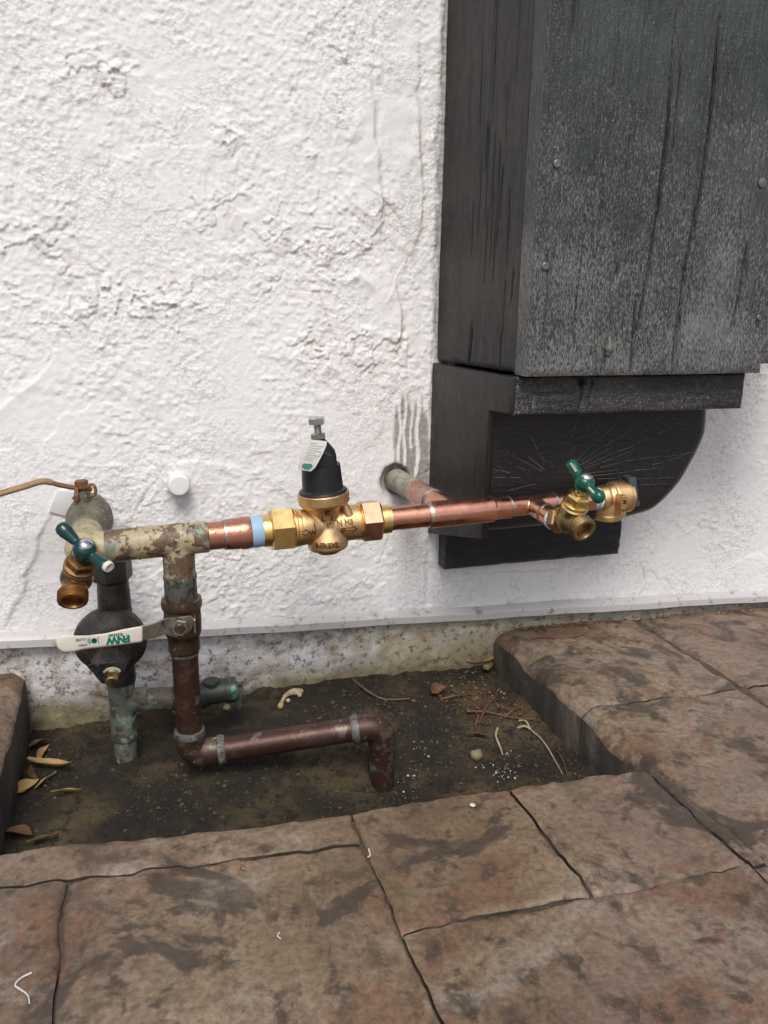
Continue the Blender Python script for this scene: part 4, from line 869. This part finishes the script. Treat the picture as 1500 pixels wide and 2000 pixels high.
part('hook', sweep(spline([hy(*p) for p in ((168, 952, -0.07), (180, 946, -0.07), (186, 953, -0.07), (186, 964, -0.07), (178, 969, -0.07), (168, 964, -0.068))], 6), 0.0019, 10), M['rust'], lo)

# old dark regulator, lower left ----------------------------------------------------------
YO = -0.105
OT = hy(211, 1098, YO); OB = hy(240, 1345, YO); OX = V((OB.x-0.002, YO, 0))
def oz(py): return hy(225, py, YO).z
orr = thing('old_regulator', 'old blackened regulator with round bell and brass bolt behind the white lever', 'regulator', (OX.x, YO, oz(1340)))
def olathe(prof, n=36, ph=0): return lathe([(oz(py), r) for py, r in prof], OX, (0, 0, 1), n, ph)
part('inlet_nut', olathe([(1086, 0.0160), (1090, 0.0235), (1128, 0.0240), (1133, 0.0205)], 6, 0.25), M['blackmetal'], orr, 20)
part('barrel', olathe([(1075, 0.0150), (1076, 0.0165), (1133, 0.0175), (1134, 0.0180), (1145, 0.0184), (1200, 0.0200), (1206, 0.0190), (1330, 0.0185)]), M['blackmetal'], orr)
BC = hy(216, 1252, YO-0.018); bax = V((-0.06, -0.985, -0.14)).normalized()
bell = lathe([(-0.022, 0.0), (-0.022, 0.028), (-0.014, 0.0395), (-0.004, 0.0425), (0.003, 0.0420), (0.010, 0.0360), (0.017, 0.0270), (0.021, 0.0205), (0.0215, 0.0)], BC, bax, 48)
part('bell', bell, M['blackmetal'], orr)
e_, e1_, e2_ = frame(bax)
hc = BC+bax*0.020-e1_*0.014
part('housing', bevelled(fused(join(lathe([(-0.012, 0.0250), (0.012, 0.0195), (0.024, 0.0175), (0.027, 0.0160), (0.027, 0)], hc, bax, 6, 0.5), lathe([(-0.01, 0.022), (0.022, 0.0165)], hc, bax, 30)), 0.001, 5), 0.0004, 1), M['blackmetal'], orr, 60)
bp = hc+bax*0.026+V((0.004, 0, -0.002))
part('plug', lathe([(0, 0.0095), (0.004, 0.0095), (0.005, 0.0086), (0.006, 0.0070), (0.016, 0.0068), (0.0172, 0.0058), (0.0172, 0)], bp, bax, 20), M['rawbrass'], orr)
part('plug_seal', sweep([bp+bax*0.003+(e1_*math.cos(a)+e2_*math.sin(a))*0.0098 for a in [k*0.24-1.1 for k in range(10)]], 0.0016, 8), M['whitesleeve'], orr)
np_c = hy(191, 1313, YO-0.072)
pl_x = V((0.55, 0, -0.80)).normalized(); pl_y = V((0.5, -0.5, 0.35)); pl_y = (pl_y-pl_x*pl_y.dot(pl_x)).normalized(); pl_n = pl_x.cross(pl_y)
if pl_n.y > 0: pl_n = -pl_n
dp = part('data_plate', bevelled(box(np_c, pl_x, pl_y, pl_n, 0.0125, 0.0062, 0.0010), 0.0004, 1), M['blackmetal'], orr, 20)
part('plate_print', join(*[box(np_c+pl_x*(-0.009+i*0.003)+pl_y*(0.002-0.004*(i % 2))+pl_n*0.0011, pl_x, pl_y, pl_n, 0.0009, 0.0007, 0.0001) for i in range(7)]), M['oldsolder'], dp, 0)
# green-grey feed pipe below it
fp = thing('feed_pipe', 'grey green verdigris feed pipe rising from the soil under the old regulator', 'pipe', (OX.x, YO, -0.07))
fz = lambda py: hy(245, py, YO).z
part('pipe', lathe([(fz(1330), 0.0140), (fz(1480)-0.03, 0.0140)], OX, (0, 0, 1), 34), M['verdigris'], fp)
FT = V((OX.x, YO, hy(262, 1367, YO).z))
part('tee', fused(join(lathe([(fz(1338), 0.0150), (fz(1338)-.001, 0.0158), (fz(1440), 0.0158), (fz(1440)-.001, 0.0150)], OX, (0, 0, 1), 34), cyl(FT, FT+V((0.030, 0, 0)), 0.0152)), 0.0010, 4), M['verdigris'], fp, 180)
part('top_ring', lathe([(fz(1330), 0.0140), (fz(1331), 0.0172), (fz(1340), 0.0165), (fz(1341), 0.0140)], OX, (0, 0, 1), 30), M['verdigris'], fp)
# drain cock branching off towards the wall foot
dr = thing('drain_valve', 'dark verdigris drain valve with small grey lever near the soil', 'valve', FT+V((0.08, 0, 0)))
D1 = hy(345, 1364, YO); D2 = hy(392, 1362, YO); D3 = hy(463, 1345, YO)
part('nipple', cyl(FT+V((0.022, 0, 0)), D1, 0.0140), M['verdigris'], dr)
part('body', fused(join(cyl(D1-V((0.006, 0, 0)), D3, 0.0150), sphere(hy(393, 1360, YO), 0.0162, 14), cyl(hy(414, 1352, YO), hy(412, 1328, YO), 0.0110), cyl(hy(440, 1350, YO), D3, 0.0162)), 0.0010, 4), M['darkverdigris'], dr, 180)
part('collar', cyl(D1-V((0.004, 0, 0)), D1+V((0.008, 0, 0)), 0.0165), M['darkverdigris'], dr)
sl_ = [hy(*p, YO-0.012) for p in ((463, 1330), (474, 1329), (475, 1345), (471, 1386), (464, 1386), (462, 1345))]
sv = part('lever', bevelled((sl_+[p+V((0.001, 0.004, 0)) for p in sl_], [tuple(range(6)), tuple(reversed(range(6, 12)))]+[(i, i+6, (i+1) % 6+6, (i+1) % 6) for i in range(6)]), 0.0008, 1), M['oldsolder'], dr, 30)
part('lever_hole', lathe([(0, 0.0022), (0.0004, 0.0022), (0.0004, 0)], hy(468, 1340, YO-0.0122), (0, -1, 0), 14), M['gap'], sv)
part('spindle', cyl(D3-V((0.004, 0, 0)), hy(468, 1344, YO-0.012)+V((0.001, 0.004, 0)), 0.0035, 12), M['oldsolder'], dr)

# ball valve with white lever on the riser ------------------------------------------------
TB2 = TE+tdir*(TE.z-TB.z)
def vz(py): return hy(358, py, YP).z
def vlathe(prof, n=36, ph=0.0): return lathe([((TB2.z-vz(py)), r) for py, r in prof], TB2, tdir, n, ph)
bv = thing('ball_valve', 'brown brass ball valve with white sleeved lever on the copper riser', 'valve', TB2+tdir*0.05)
part('adapter', vlathe([(1120, 0.0160), (1121, 0.0184), (1127, 0.0188), (1132, 0.0180), (1172, 0.0184), (1178, 0.0160)]), M['oldsolder'], bv)
part('end_collar', vlathe([(1166, 0.0170), (1168, 0.0222), (1176, 0.0230), (1184, 0.0226), (1188, 0.0200)]), M['valvebrown'], bv)
part('body', fused(join(vlathe([(1182, 0.0195), (1184, 0.0208), (1196, 0.0205), (1206, 0.0212), (1234, 0.0205), (1244, 0.0178), (1268, 0.0178), (1273, 0.0165)]), vlathe([(1186, 0.0215), (1200, 0.0215)], 8, 0.3)), 0.0010, 4), M['valvebrown'], bv, 180)
NC = hy(350, 1222, YP-0.031); SA = V((NC.x, YP, NC.z))
part('stem', cyl(SA+V((0, -0.012, 0)), NC+V((0, -0.004, 0)), 0.0058, 18), M['valvebrown'], bv)
# lever: bracket plate, bent steel bar, sleeve
lpts = [(372, 1203, -.212), (383, 1212, -.213), (372, 1234, -.213), (346, 1246, -.213), (322, 1240, -.213), (300, 1247, -.2165), (276, 1253, -.219), (275, 1223, -.219), (300, 1218, -.2165), (325, 1208, -.213)]
a = [hy(*p) for p in lpts]; n = len(a); b = [p+V((0, 0.0030, 0)) for p in a]
lever = part('lever', bevelled((a+b, [tuple(range(n)), tuple(reversed(range(n, 2*n)))]+[(i, i+n, (i+1) % n+n, (i+1) % n) for i in range(n)]), 0.0006, 1), M['lever_steel'], bv, 30)
part('lever_tab', bevelled(box(hy(379, 1216, -0.203), u, (0, 1, 0), (0, 0, 1), 0.0014, 0.011, 0.008), 0.0006, 1), M['lever_steel'], lever, 30)
part('lever_nut', lathe([(0, 0.0100), (0.001, 0.0106), (0.0055, 0.0106), (0.0068, 0.0092), (0.0068, 0.0062), (0.0058, 0.0060), (0.0058, 0)], NC+V((0, -0.0025, 0)), (0, -1, 0), 6, 0.25), M['lever_steel'], lever, 20)
part('spindle_end', lathe([(0, 0.0058), (0.0070, 0.0056), (0.0080, 0.0046), (0.0080, 0)], NC+V((0, -0.0025, 0)), (0, -1, 0), 18), M['valvebrown'], lever)
part('lever_hole', lathe([(0, 0.0020), (0.0006, 0.0020), (0.0006, 0.0)], hy(322, 1225, -0.2133), (0, -1, 0), 14), M['whitesleeve'], lever)
so_ = [(279, 1222), (279, 1254), (240, 1259), (200, 1264), (165, 1268), (145, 1273), (125, 1275), (113, 1268), (109, 1256), (112, 1245), (122, 1240), (145, 1241), (170, 1241), (205, 1237), (240, 1229)]
cx = 200
ring1 = [hy(a_, b_, -0.2265) for a_, b_ in so_]; ring2 = [hy(a_, b_, -0.2185) for a_, b_ in so_]; n = len(so_)
slv = part('lever_sleeve', bevelled((ring1+ring2, [tuple(range(n)), tuple(reversed(range(n, 2*n)))]+[(i, i+n, (i+1) % n+n, (i+1) % n) for i in range(n)]), 0.0028, 4), M['whitesleeve'], lever, 50)
fx_ = (hy(140, 1256, -0.227)-hy(270, 1240, -0.227)).normalized(); fz_ = fr_.cross(fx_) if False else V((0, 0, 1))
fy_ = (V((0, 0, -1))-fx_*V((0, 0, -1)).dot(fx_)).normalized()
def lt(s, px, py, size, bold=0.0, ry=0.0):
    return text_geo(s, size, 0.00012, hy(px, py, -0.22662), fx_, fy_, bold)
pr = [lt('FNW', 231, 1249, 0.0104, 0.0007)]
for (x0, x1, yy, hh) in [(222, 243, 1238, 1.5), (212, 240, 1241.5, 1.6), (246, 247.5, 1247, 6)]:
    pass
bars = []
for i in range(8): bars.append(box(hy(213+i*3.6, 1241.5-i*0.35, -0.22662), fx_, fy_, fr_, 0.0005+0.0003*(i % 2), 0.0016, 0.00012))
bars.append(box(hy(247.5, 1243, -0.22662), fx_, fy_, fr_, 0.0003, 0.0026, 0.00012))
cc = hy(184, 1251.5, -0.22662)
bars.append(lathe([(0, 0.0030), (0.00015, 0.0030), (0.00015, 0.0022), (0, 0.0022)], cc, (0, -1, 0), 20)); bars.append(box(cc, fx_, fy_, fr_, 0.0015, 0.0006, 0.00012)); bars.append(box(cc, fx_, fy_, fr_, 0.0005, 0.0018, 0.00012))
for i in range(3): bars.append(box(hy(176-i*2.2, 1252, -0.22662), fx_, fy_, fr_, 0.0003, 0.0036-0.0006*i, 0.00012))
bars.append(box(hy(192, 1250, -0.22662), fx_, fy_, fr_, 0.0003, 0.0040, 0.00012))
pr += bars+[lt('CLOSE', 158, 1249.5, 0.0034, 0.0001), lt('OPEN', 162, 1260, 0.0034, 0.0001)]
part('lever_print', join(*pr), M['print_green'], slv, 0)
# brown riser and its low return
ri = thing('riser_pipe', 'aged brown copper riser with low return elbow ending in the soil', 'pipe', (TB2.x, YP, -0.03))
Vb = TB2+tdir*(TB2.z-vz(1262)); R0 = TE+tdir*(TE.z-hy(383, 1472, YP).z)
YR = -0.212
R1 = hy(746, 1416, YR); r_c = 0.0150
part('pipe', cyl(Vb, R0+V((0, 0, 0.022)), r_c), M['agedcopper'], ri)
part('joint_ring', lathe([(0, 0.0140), (0.001, 0.0166), (0.0045, 0.0160), (0.0055, 0.0140)], TB2+tdir*(TB2.z-vz(1271)), tdir, 32), M['oldsolder'], ri)
part('paint_run', sweep([hy(379, y, YP-0.0085) for y in (1282, 1295, 1315, 1330, 1340)], [0.0016, 0.0022, 0.0020, 0.0014, 0.0006], 8, 0.6), M['oldsolder'], ri)
rd = (R1-R0).normalized()
def elbow(P, d1, d2, arm1, arm2, rb, rr):
    """pipe elbow: socket arms along d1 and d2 from the corner P, bend radius rb"""
    pts = [P+d1*arm1]; a_ = P+d1*rb; b_ = P+d2*rb; pts.append(a_)
    for i in range(1, 10):
        t = i/10; pts.append((1-t)**2*a_+2*t*(1-t)*P+t*t*b_)
    pts += [b_, P+d2*arm2]; return sweep(pts, rr, 32)
part('elbow', elbow(R0, -tdir, rd, 0.030, 0.034, 0.022, 0.0172), M['agedjoint'], ri, 60)
part('joint_ring', lathe([(0.026, 0.0150), (0.027, 0.0186), (0.030, 0.0188), (0.034, 0.0176), (0.035, 0.0150)], R0, -tdir, 32), M['oldsolder'], ri)
part('joint_ring', lathe([(0.0325, 0.0150), (0.033, 0.0184), (0.037, 0.0180), (0.041, 0.0160), (0.042, 0.0140)], R0, rd, 32), M['oldsolder'], ri)
part('return_pipe', cyl(R0+rd*0.02, R1-rd*0.02, r_c), M['agedcopper'], ri)
part('elbow', elbow(R1, -rd, V((0.01, 0, -1)), 0.032, 0.028, 0.022, 0.0172), M['agedjoint'], ri, 60)
part('joint_ring', lathe([(0.029, 0.0150), (0.030, 0.0182), (0.034, 0.0182), (0.039, 0.0160), (0.040, 0.0140)], R1, -rd, 32), M['oldsolder'], ri)
part('drop_pipe', cyl(R1+V((0, 0, -0.02)), R1+V((0.002, 0, -0.15)), 0.0155), M['agedjoint'], ri)
# white capped pipe in the wall
wc = hy(350, 949, -0.028)
pcap = thing('pipe_cap', 'small round white cap sticking out of the stucco wall', 'pipe cap', wc+V((0, 0.028, 0)))
part('cap', lathe([(-0.036, 0.0140), (-0.004, 0.0142), (-0.0015, 0.0136), (0, 0.0118), (0.0004, 0.0)], wc, (0, -1, 0), 36), M['whiteplastic'], pcap)

# ------------------------------------------------------------------ litter on the bed and paving
rnd = random.Random(11)
def leaf_geo(P, length, width, yaw_, curl, lift, roll_=0.0, n=8):
    d = V((math.cos(yaw_), math.sin(yaw_), 0)); s_ = V((-d.y, d.x, 0)); vv = []; ff = []
    for i in range(n+1):
        t = i/n; wd = width*math.sin(math.pi*min(1, 0.04+t*0.96))**0.8*(1.1-0.5*t); bend = curl*(t-0.5)**2*4*length
        for j in (-1, -0.5, 0, 0.5, 1):
            vv.append(P+d*(t-0.5)*length+s_*(wd*0.5*j*math.cos(roll_*0.6)+0.12*length*math.sin(t*2.6))+V((0, 0, lift+bend+abs(j)**1.5*wd*0.32+wd*0.4*j*math.sin(roll_)+0.0008*math.sin(9*t+j*3))))
    for i in range(n):
        for j in range(4): ff.append((i*5+j, i*5+j+1, i*5+5+j+1, i*5+5+j))
    nv = len(vv); top = [v+V((0, 0, 0.0005)) for v in vv]
    rim = [j for j in range(5)]+[i*5+4 for i in range(1, n+1)]+[n*5+j for j in (3, 2, 1, 0)]+[i*5 for i in range(n-1, 0, -1)]
    ff2 = [tuple(reversed(f)) for f in ff]+[tuple(q+nv for q in f) for f in ff]+[(rim[i], rim[(i+1) % len(rim)], rim[(i+1) % len(rim)]+nv, rim[i]+nv) for i in range(len(rim))]
    return vv+top, ff2
leaves = [((80, 1405), 30, 14, 1.25, 'leaf_tan', .10, 'long tan dry leaf leaning in the bed corner by the left kerb'),
          ((62, 1432), 28, 9, 1.45, 'leaf_olive', .08, 'narrow olive dry leaf standing against the left kerb'),
          ((78, 1462), 24, 16, 0.6, 'leaf_brown', .10, 'brown dry leaf half hidden in the litter by the left kerb'),
          ((88, 1478), 30, 8, 1.2, 'leaf_tan', .06, 'thin tan dry leaf crossing the litter by the left kerb'),
          ((98, 1510), 52, 22, -0.45, 'leaf_tan', .16, 'largest curled golden dry leaf in the bed by the left kerb'),
          ((70, 1520), 36, 10, 1.75, 'leaf_brown', .08, 'slim brown dry leaf under the largest golden leaf'),
          ((92, 1535), 34, 8, 0.9, 'leaf_tan', .06, 'slim tan dry leaf beside the largest golden leaf'),
          ((54, 1548), 30, 14, 0.6, 'leaf_tan', .10, 'short golden dry leaf between the left kerb and the slim leaves'),
          ((130, 1558), 32, 13, -0.15, 'leaf_tan', .09, 'flat golden dry leaf lying alone on bare soil'),
          ((36, 1642), 34, 26, -0.5, 'leaf_brown', .08, 'broad dark brown dry leaf in the corner by the front paving'),
          ((84, 1652), 32, 15, 0.2, 'leaf_tan', .12, 'pale golden dry leaf touching the front paving edge'),
          ((38, 1535), 24, 14, 1.1, 'leaf_brown', .05, 'small brown dry leaf against the foot of the left kerb'),
          ((936, 1300), 38, 17, -0.2, 'leaf_tan', .10, 'curled tan dry leaf at the wall corner by the right kerb'),
          ((957, 1311), 20, 14, 0.9, 'leaf_olive', .08, 'small olive dry leaf beside the curled tan leaf at the right kerb'),
          ((858, 1357), 24, 15, 0.4, 'leaf_brown', .08, 'reddish brown dry leaf among the twigs near the wall'),
          ((935, 1446), 24, 11, -0.5, 'leaf_brown', .06, 'dark brown dry leaf near the tan pebble')]
for (px, py), L_, W_, yw, mt, cu_, lab in leaves:
    P = on_soil(px, py); k = mpp(P); lf = leaf_geo(P, L_*k*1.75, W_*k*1.75, yw, cu_*1.3, 0.005, rnd.choice((-1, 1))*rnd.uniform(.35, .9)); solo('dry_leaf', lf, M[mt], lab, 'leaf', 'dry leaves in the soil bed', 60)
def twig(pts, r, mt, lab, cat='twig', group='twigs in the soil bed', lift=0.002, surf=on_soil, taper=0.5, name='twig'):
    q = [surf(a, b)+V((0, 0, lift+(0.004*(i % 2) if name == 'twig' else 0))) for i, (a, b) in enumerate(pts)]; q = spline(q, 6); n = len(q)
    solo(name, sweep(q, [r*(1-(1-taper)*i/n) for i in range(n)], 7), M[mt], lab, cat, group, 60)
for pts, r, mt, lab in [([(690, 1330), (715, 1355), (750, 1368), (800, 1372)], .0022, 'twig', 'long curved dark twig beside the wall foot'),
    ([(860, 1368), (890, 1366), (930, 1357)], .0016, 'twig', 'straight red brown twig lying along the wall side of the litter'),
    ([(912, 1392), (950, 1398), (1000, 1404), (1045, 1412)], .0018, 'twig', 'longest red brown twig crossing towards the right kerb'),
    ([(935, 1415), (952, 1385), (972, 1360)], .0016, 'twig', 'slanting red brown twig crossing the longest twig'),
    ([(942, 1345), (946, 1375), (938, 1412)], .0013, 'twig', 'thin upright looking twig between the litter stems'),
    ([(930, 1395), (933, 1408), (928, 1420)], .0022, 'twig', 'short stubby brown twig among the longer stems'),
    ([(972, 1425), (968, 1445), (978, 1465), (981, 1482)], .0017, 'straw', 'crooked tan twig near the tan pebble'),
    ([(1033, 1425), (1060, 1455), (1085, 1490), (1098, 1520)], .0010, 'straw', 'long thin straw stem trailing along the right kerb'),
    ([(1012, 1424), (1025, 1426), (1036, 1427)], .0022, 'straw', 'pale split straw tip at the end of the straw stem'),
    ([(1014, 1410), (1026, 1416), (1036, 1426)], .0017, 'straw', 'pale upper straw tip beside the split straw tip'),
    ([(1088, 1470), (1100, 1495), (1108, 1518)], .0009, 'twig', 'hair thin brown stem close to the right kerb foot'),
    ([(985, 1405), (1005, 1392), (1020, 1385)], .0014, 'twig', 'small brown twig ending near the right kerb foot'),
    ([(880, 1350), (900, 1362), (925, 1370)], .0012, 'twig', 'thin brown twig under the straight red twig')]:
    twig(pts, r, mt, lab)
twig([(1030, 1251), (1062, 1248), (1100, 1249), (1146, 1241)], .0016, 'twig', 'knotty brown twig lying on the paving by the wall', 'twig', None, 0.001, on_patio, 0.8)
twig([(62, 1902), (42, 1912), (30, 1925), (36, 1932), (54, 1945), (58, 1962)], .0008, 'thread', 'white thread lying on the reddish paving', 'thread', None, 0.001, on_patio, 0.7, 'thread')
twig([(720, 1660), (723, 1672), (718, 1676)], .0008, 'thread', 'tiny white thread in the paving joint', 'thread', None, 0.001, on_patio, 0.7, 'thread')
twig([(546, 1823), (542, 1830), (549, 1836)], .0006, 'thread', 'tiny white thread on the middle of a paving slab', 'thread', None, 0.001, on_patio, 0.7, 'thread')
twig([(466, 1700), (470, 1690), (476, 1688), (472, 1696), (480, 1700)], .0007, 'redhair', 'curl of orange fibre on the paving near the bed', 'fibre', None, 0.001, on_patio, 0.8, 'fibre')
P = on_patio(923, 1573); solo('paint_fleck', lathe([(0, 0.0028), (0.0006, 0.0030), (0.0010, 0.0022), (0.0010, 0)], P, (0.05, 0, 1), 14), M['perlite'], 'round white paint fleck on the paving slab beside the bed', 'paint fleck')
fc = [on_soil(*p)+V((0, 0, 0.004)) for p in ((588, 1355), (570, 1357), (556, 1366), (548, 1384))]
solo('plaster_scrap', fused(join(*[sphere(q, r, 8) for q, r in zip(spline(fc, 4), [.004, .0045, .005, .0055, .005, .0045, .004, .0038, .0036, .0034, .0032, .004, .0045])]+[sphere(on_soil(585, 1362)+V((0, 0, .004)), .004, 8), sphere(on_soil(563, 1372)+V((0, 0, .003)), .0035, 8)]), 0.0011, 3), M['straw'], 'pale forked scrap of plaster on the soil below the drain valve', 'plaster scrap', None, 180)
def pebble(P, r, sq, seed):
    rr_ = random.Random(seed); g_ = lathe([(-r*math.cos(math.pi*i/7)*sq, r*math.sin(math.pi*i/7) if 0 < i < 7 else 0) for i in range(8)], P+V((0, 0, r*sq*0.5)), (rr_.uniform(-.3, .3), rr_.uniform(-.3, .3), 1), 9)
    return [v+V((rr_.uniform(-1, 1), rr_.uniform(-1, 1), rr_.uniform(-1, 1)))*r*0.13 for v in g_[0]], g_[1]
solo('pebble', pebble(on_soil(930, 1480), 0.0085, 0.9, 1), M['stone_pale'], 'egg shaped tan pebble on the soil near the right kerb', 'pebble', None, 180)
solo('pebble', pebble(on_soil(345, 1392), 0.006, 0.8, 2), M['stone_pale'], 'small tan pebble by the wall foot behind the riser', 'pebble', None, 180)
solo('pebble', pebble(on_soil(443, 1385), 0.006, 0.7, 5), M['stone_pale'], 'small tan pebble under the drain valve', 'pebble', None, 180)
# loose grit: far too many to count
def scatter(n, fn, rlo, rhi, seed, sq=0.75):
    r_ = random.Random(seed); vv = []; ff = []
    base_f = [(0, 2, 4), (2, 1, 4), (1, 3, 4), (3, 0, 4), (2, 0, 5), (1, 2, 5), (3, 1, 5), (0, 3, 5)]
    for i in range(n):
        P = fn(r_)
        if P is None: continue
        r = rlo+(rhi-rlo)*r_.random()**4; a = r_.uniform(0, 3); c_, s_ = math.cos(a)*r, math.sin(a)*r; o = len(vv)
        j = lambda: 1+r_.uniform(-.35, .35)
        vv += [P+V((c_, s_, 0))*j(), P-V((c_, s_, 0))*j(), P+V((-s_, c_, 0))*j()*0.8, P-V((-s_, c_, 0))*j()*0.8, P+V((0, 0, r*sq)), P-V((0, 0, r*sq))] if False else [P+V((c_*j(), s_*j(), 0)), P-V((c_*j(), s_*j(), 0)), P+V((-s_*j()*.8, c_*j()*.8, 0)), P-V((-s_*j()*.8, c_*j()*.8, 0)), P+V((0, 0, r*sq)), P-V((0, 0, r*sq))]
        ff += [tuple(q+o for q in f) for f in base_f]
    return vv, ff
nz = np.random.RandomState(3)
def bedpt(r_):
    x = r_.uniform(-0.158, 0.51); y = r_.uniform(-0.395, 0.0)
    dens = float(fbm(np.array([x]), np.array([y]), 0.09, 501, 3)[0])+0.25*max(0, min(1, (x-0.2)/0.2))
    if r_.random() > max(0.04, min(1, (dens-0.42)*5)): return None
    return V((x, y, float(soil_z(x, y))+0.0006))
def stuff(name, geo, mat):
    o = link(name, mesh_of(name, geo), mat, None, 0); o['kind'] = 'stuff'; return o
o = stuff('soil_grit', scatter(13000, bedpt, 0.0005, 0.0042, 1), M['grit']); o['label'] = 'loose brown soil grit and crumbs'
def white_pt(r_):
    px, py = r_.choice([(975, 1505), (955, 1500), (990, 1518), (1010, 1512), (820, 1505), (805, 1525), (830, 1460), (800, 1540), (1000, 1480)])
    P = on_soil(px+r_.gauss(0, 14), py+r_.gauss(0, 9)); return P+V((0, 0, 0.0012)) if -0.14 < P.x < 0.51 and P.y > -0.39 else None
o = stuff('white_grains', scatter(70, white_pt, 0.0008, 0.0024, 2), M['perlite']); o['label'] = 'scattered white grains on the soil'
def crumb_pt(r_):
    px = r_.uniform(1000, 1500); x = hy(px, 1200, 0).x; P = V((x, -0.010-abs(r_.gauss(0, 0.007)), 0)); P.z = pz(x)+0.0022
    return P if r_.random() < (1.0 if px < 1190 else 0.35) else None
o = stuff('brown_crumbs', scatter(900, crumb_pt, 0.0008, 0.0036, 4), M['crumb']); o['label'] = 'dry brown crumbs along the wall foot'
def red_pt(r_):
    P = on_soil(r_.gauss(940, 55), r_.gauss(1365, 32)); return P+V((0, 0, 0.0016)) if P.x < 0.50 and P.y < -0.006 else None
o = stuff('seed_husks', scatter(420, red_pt, 0.001, 0.0036, 5), M['crumb']); o['label'] = 'reddish seed husks in the bed corner'
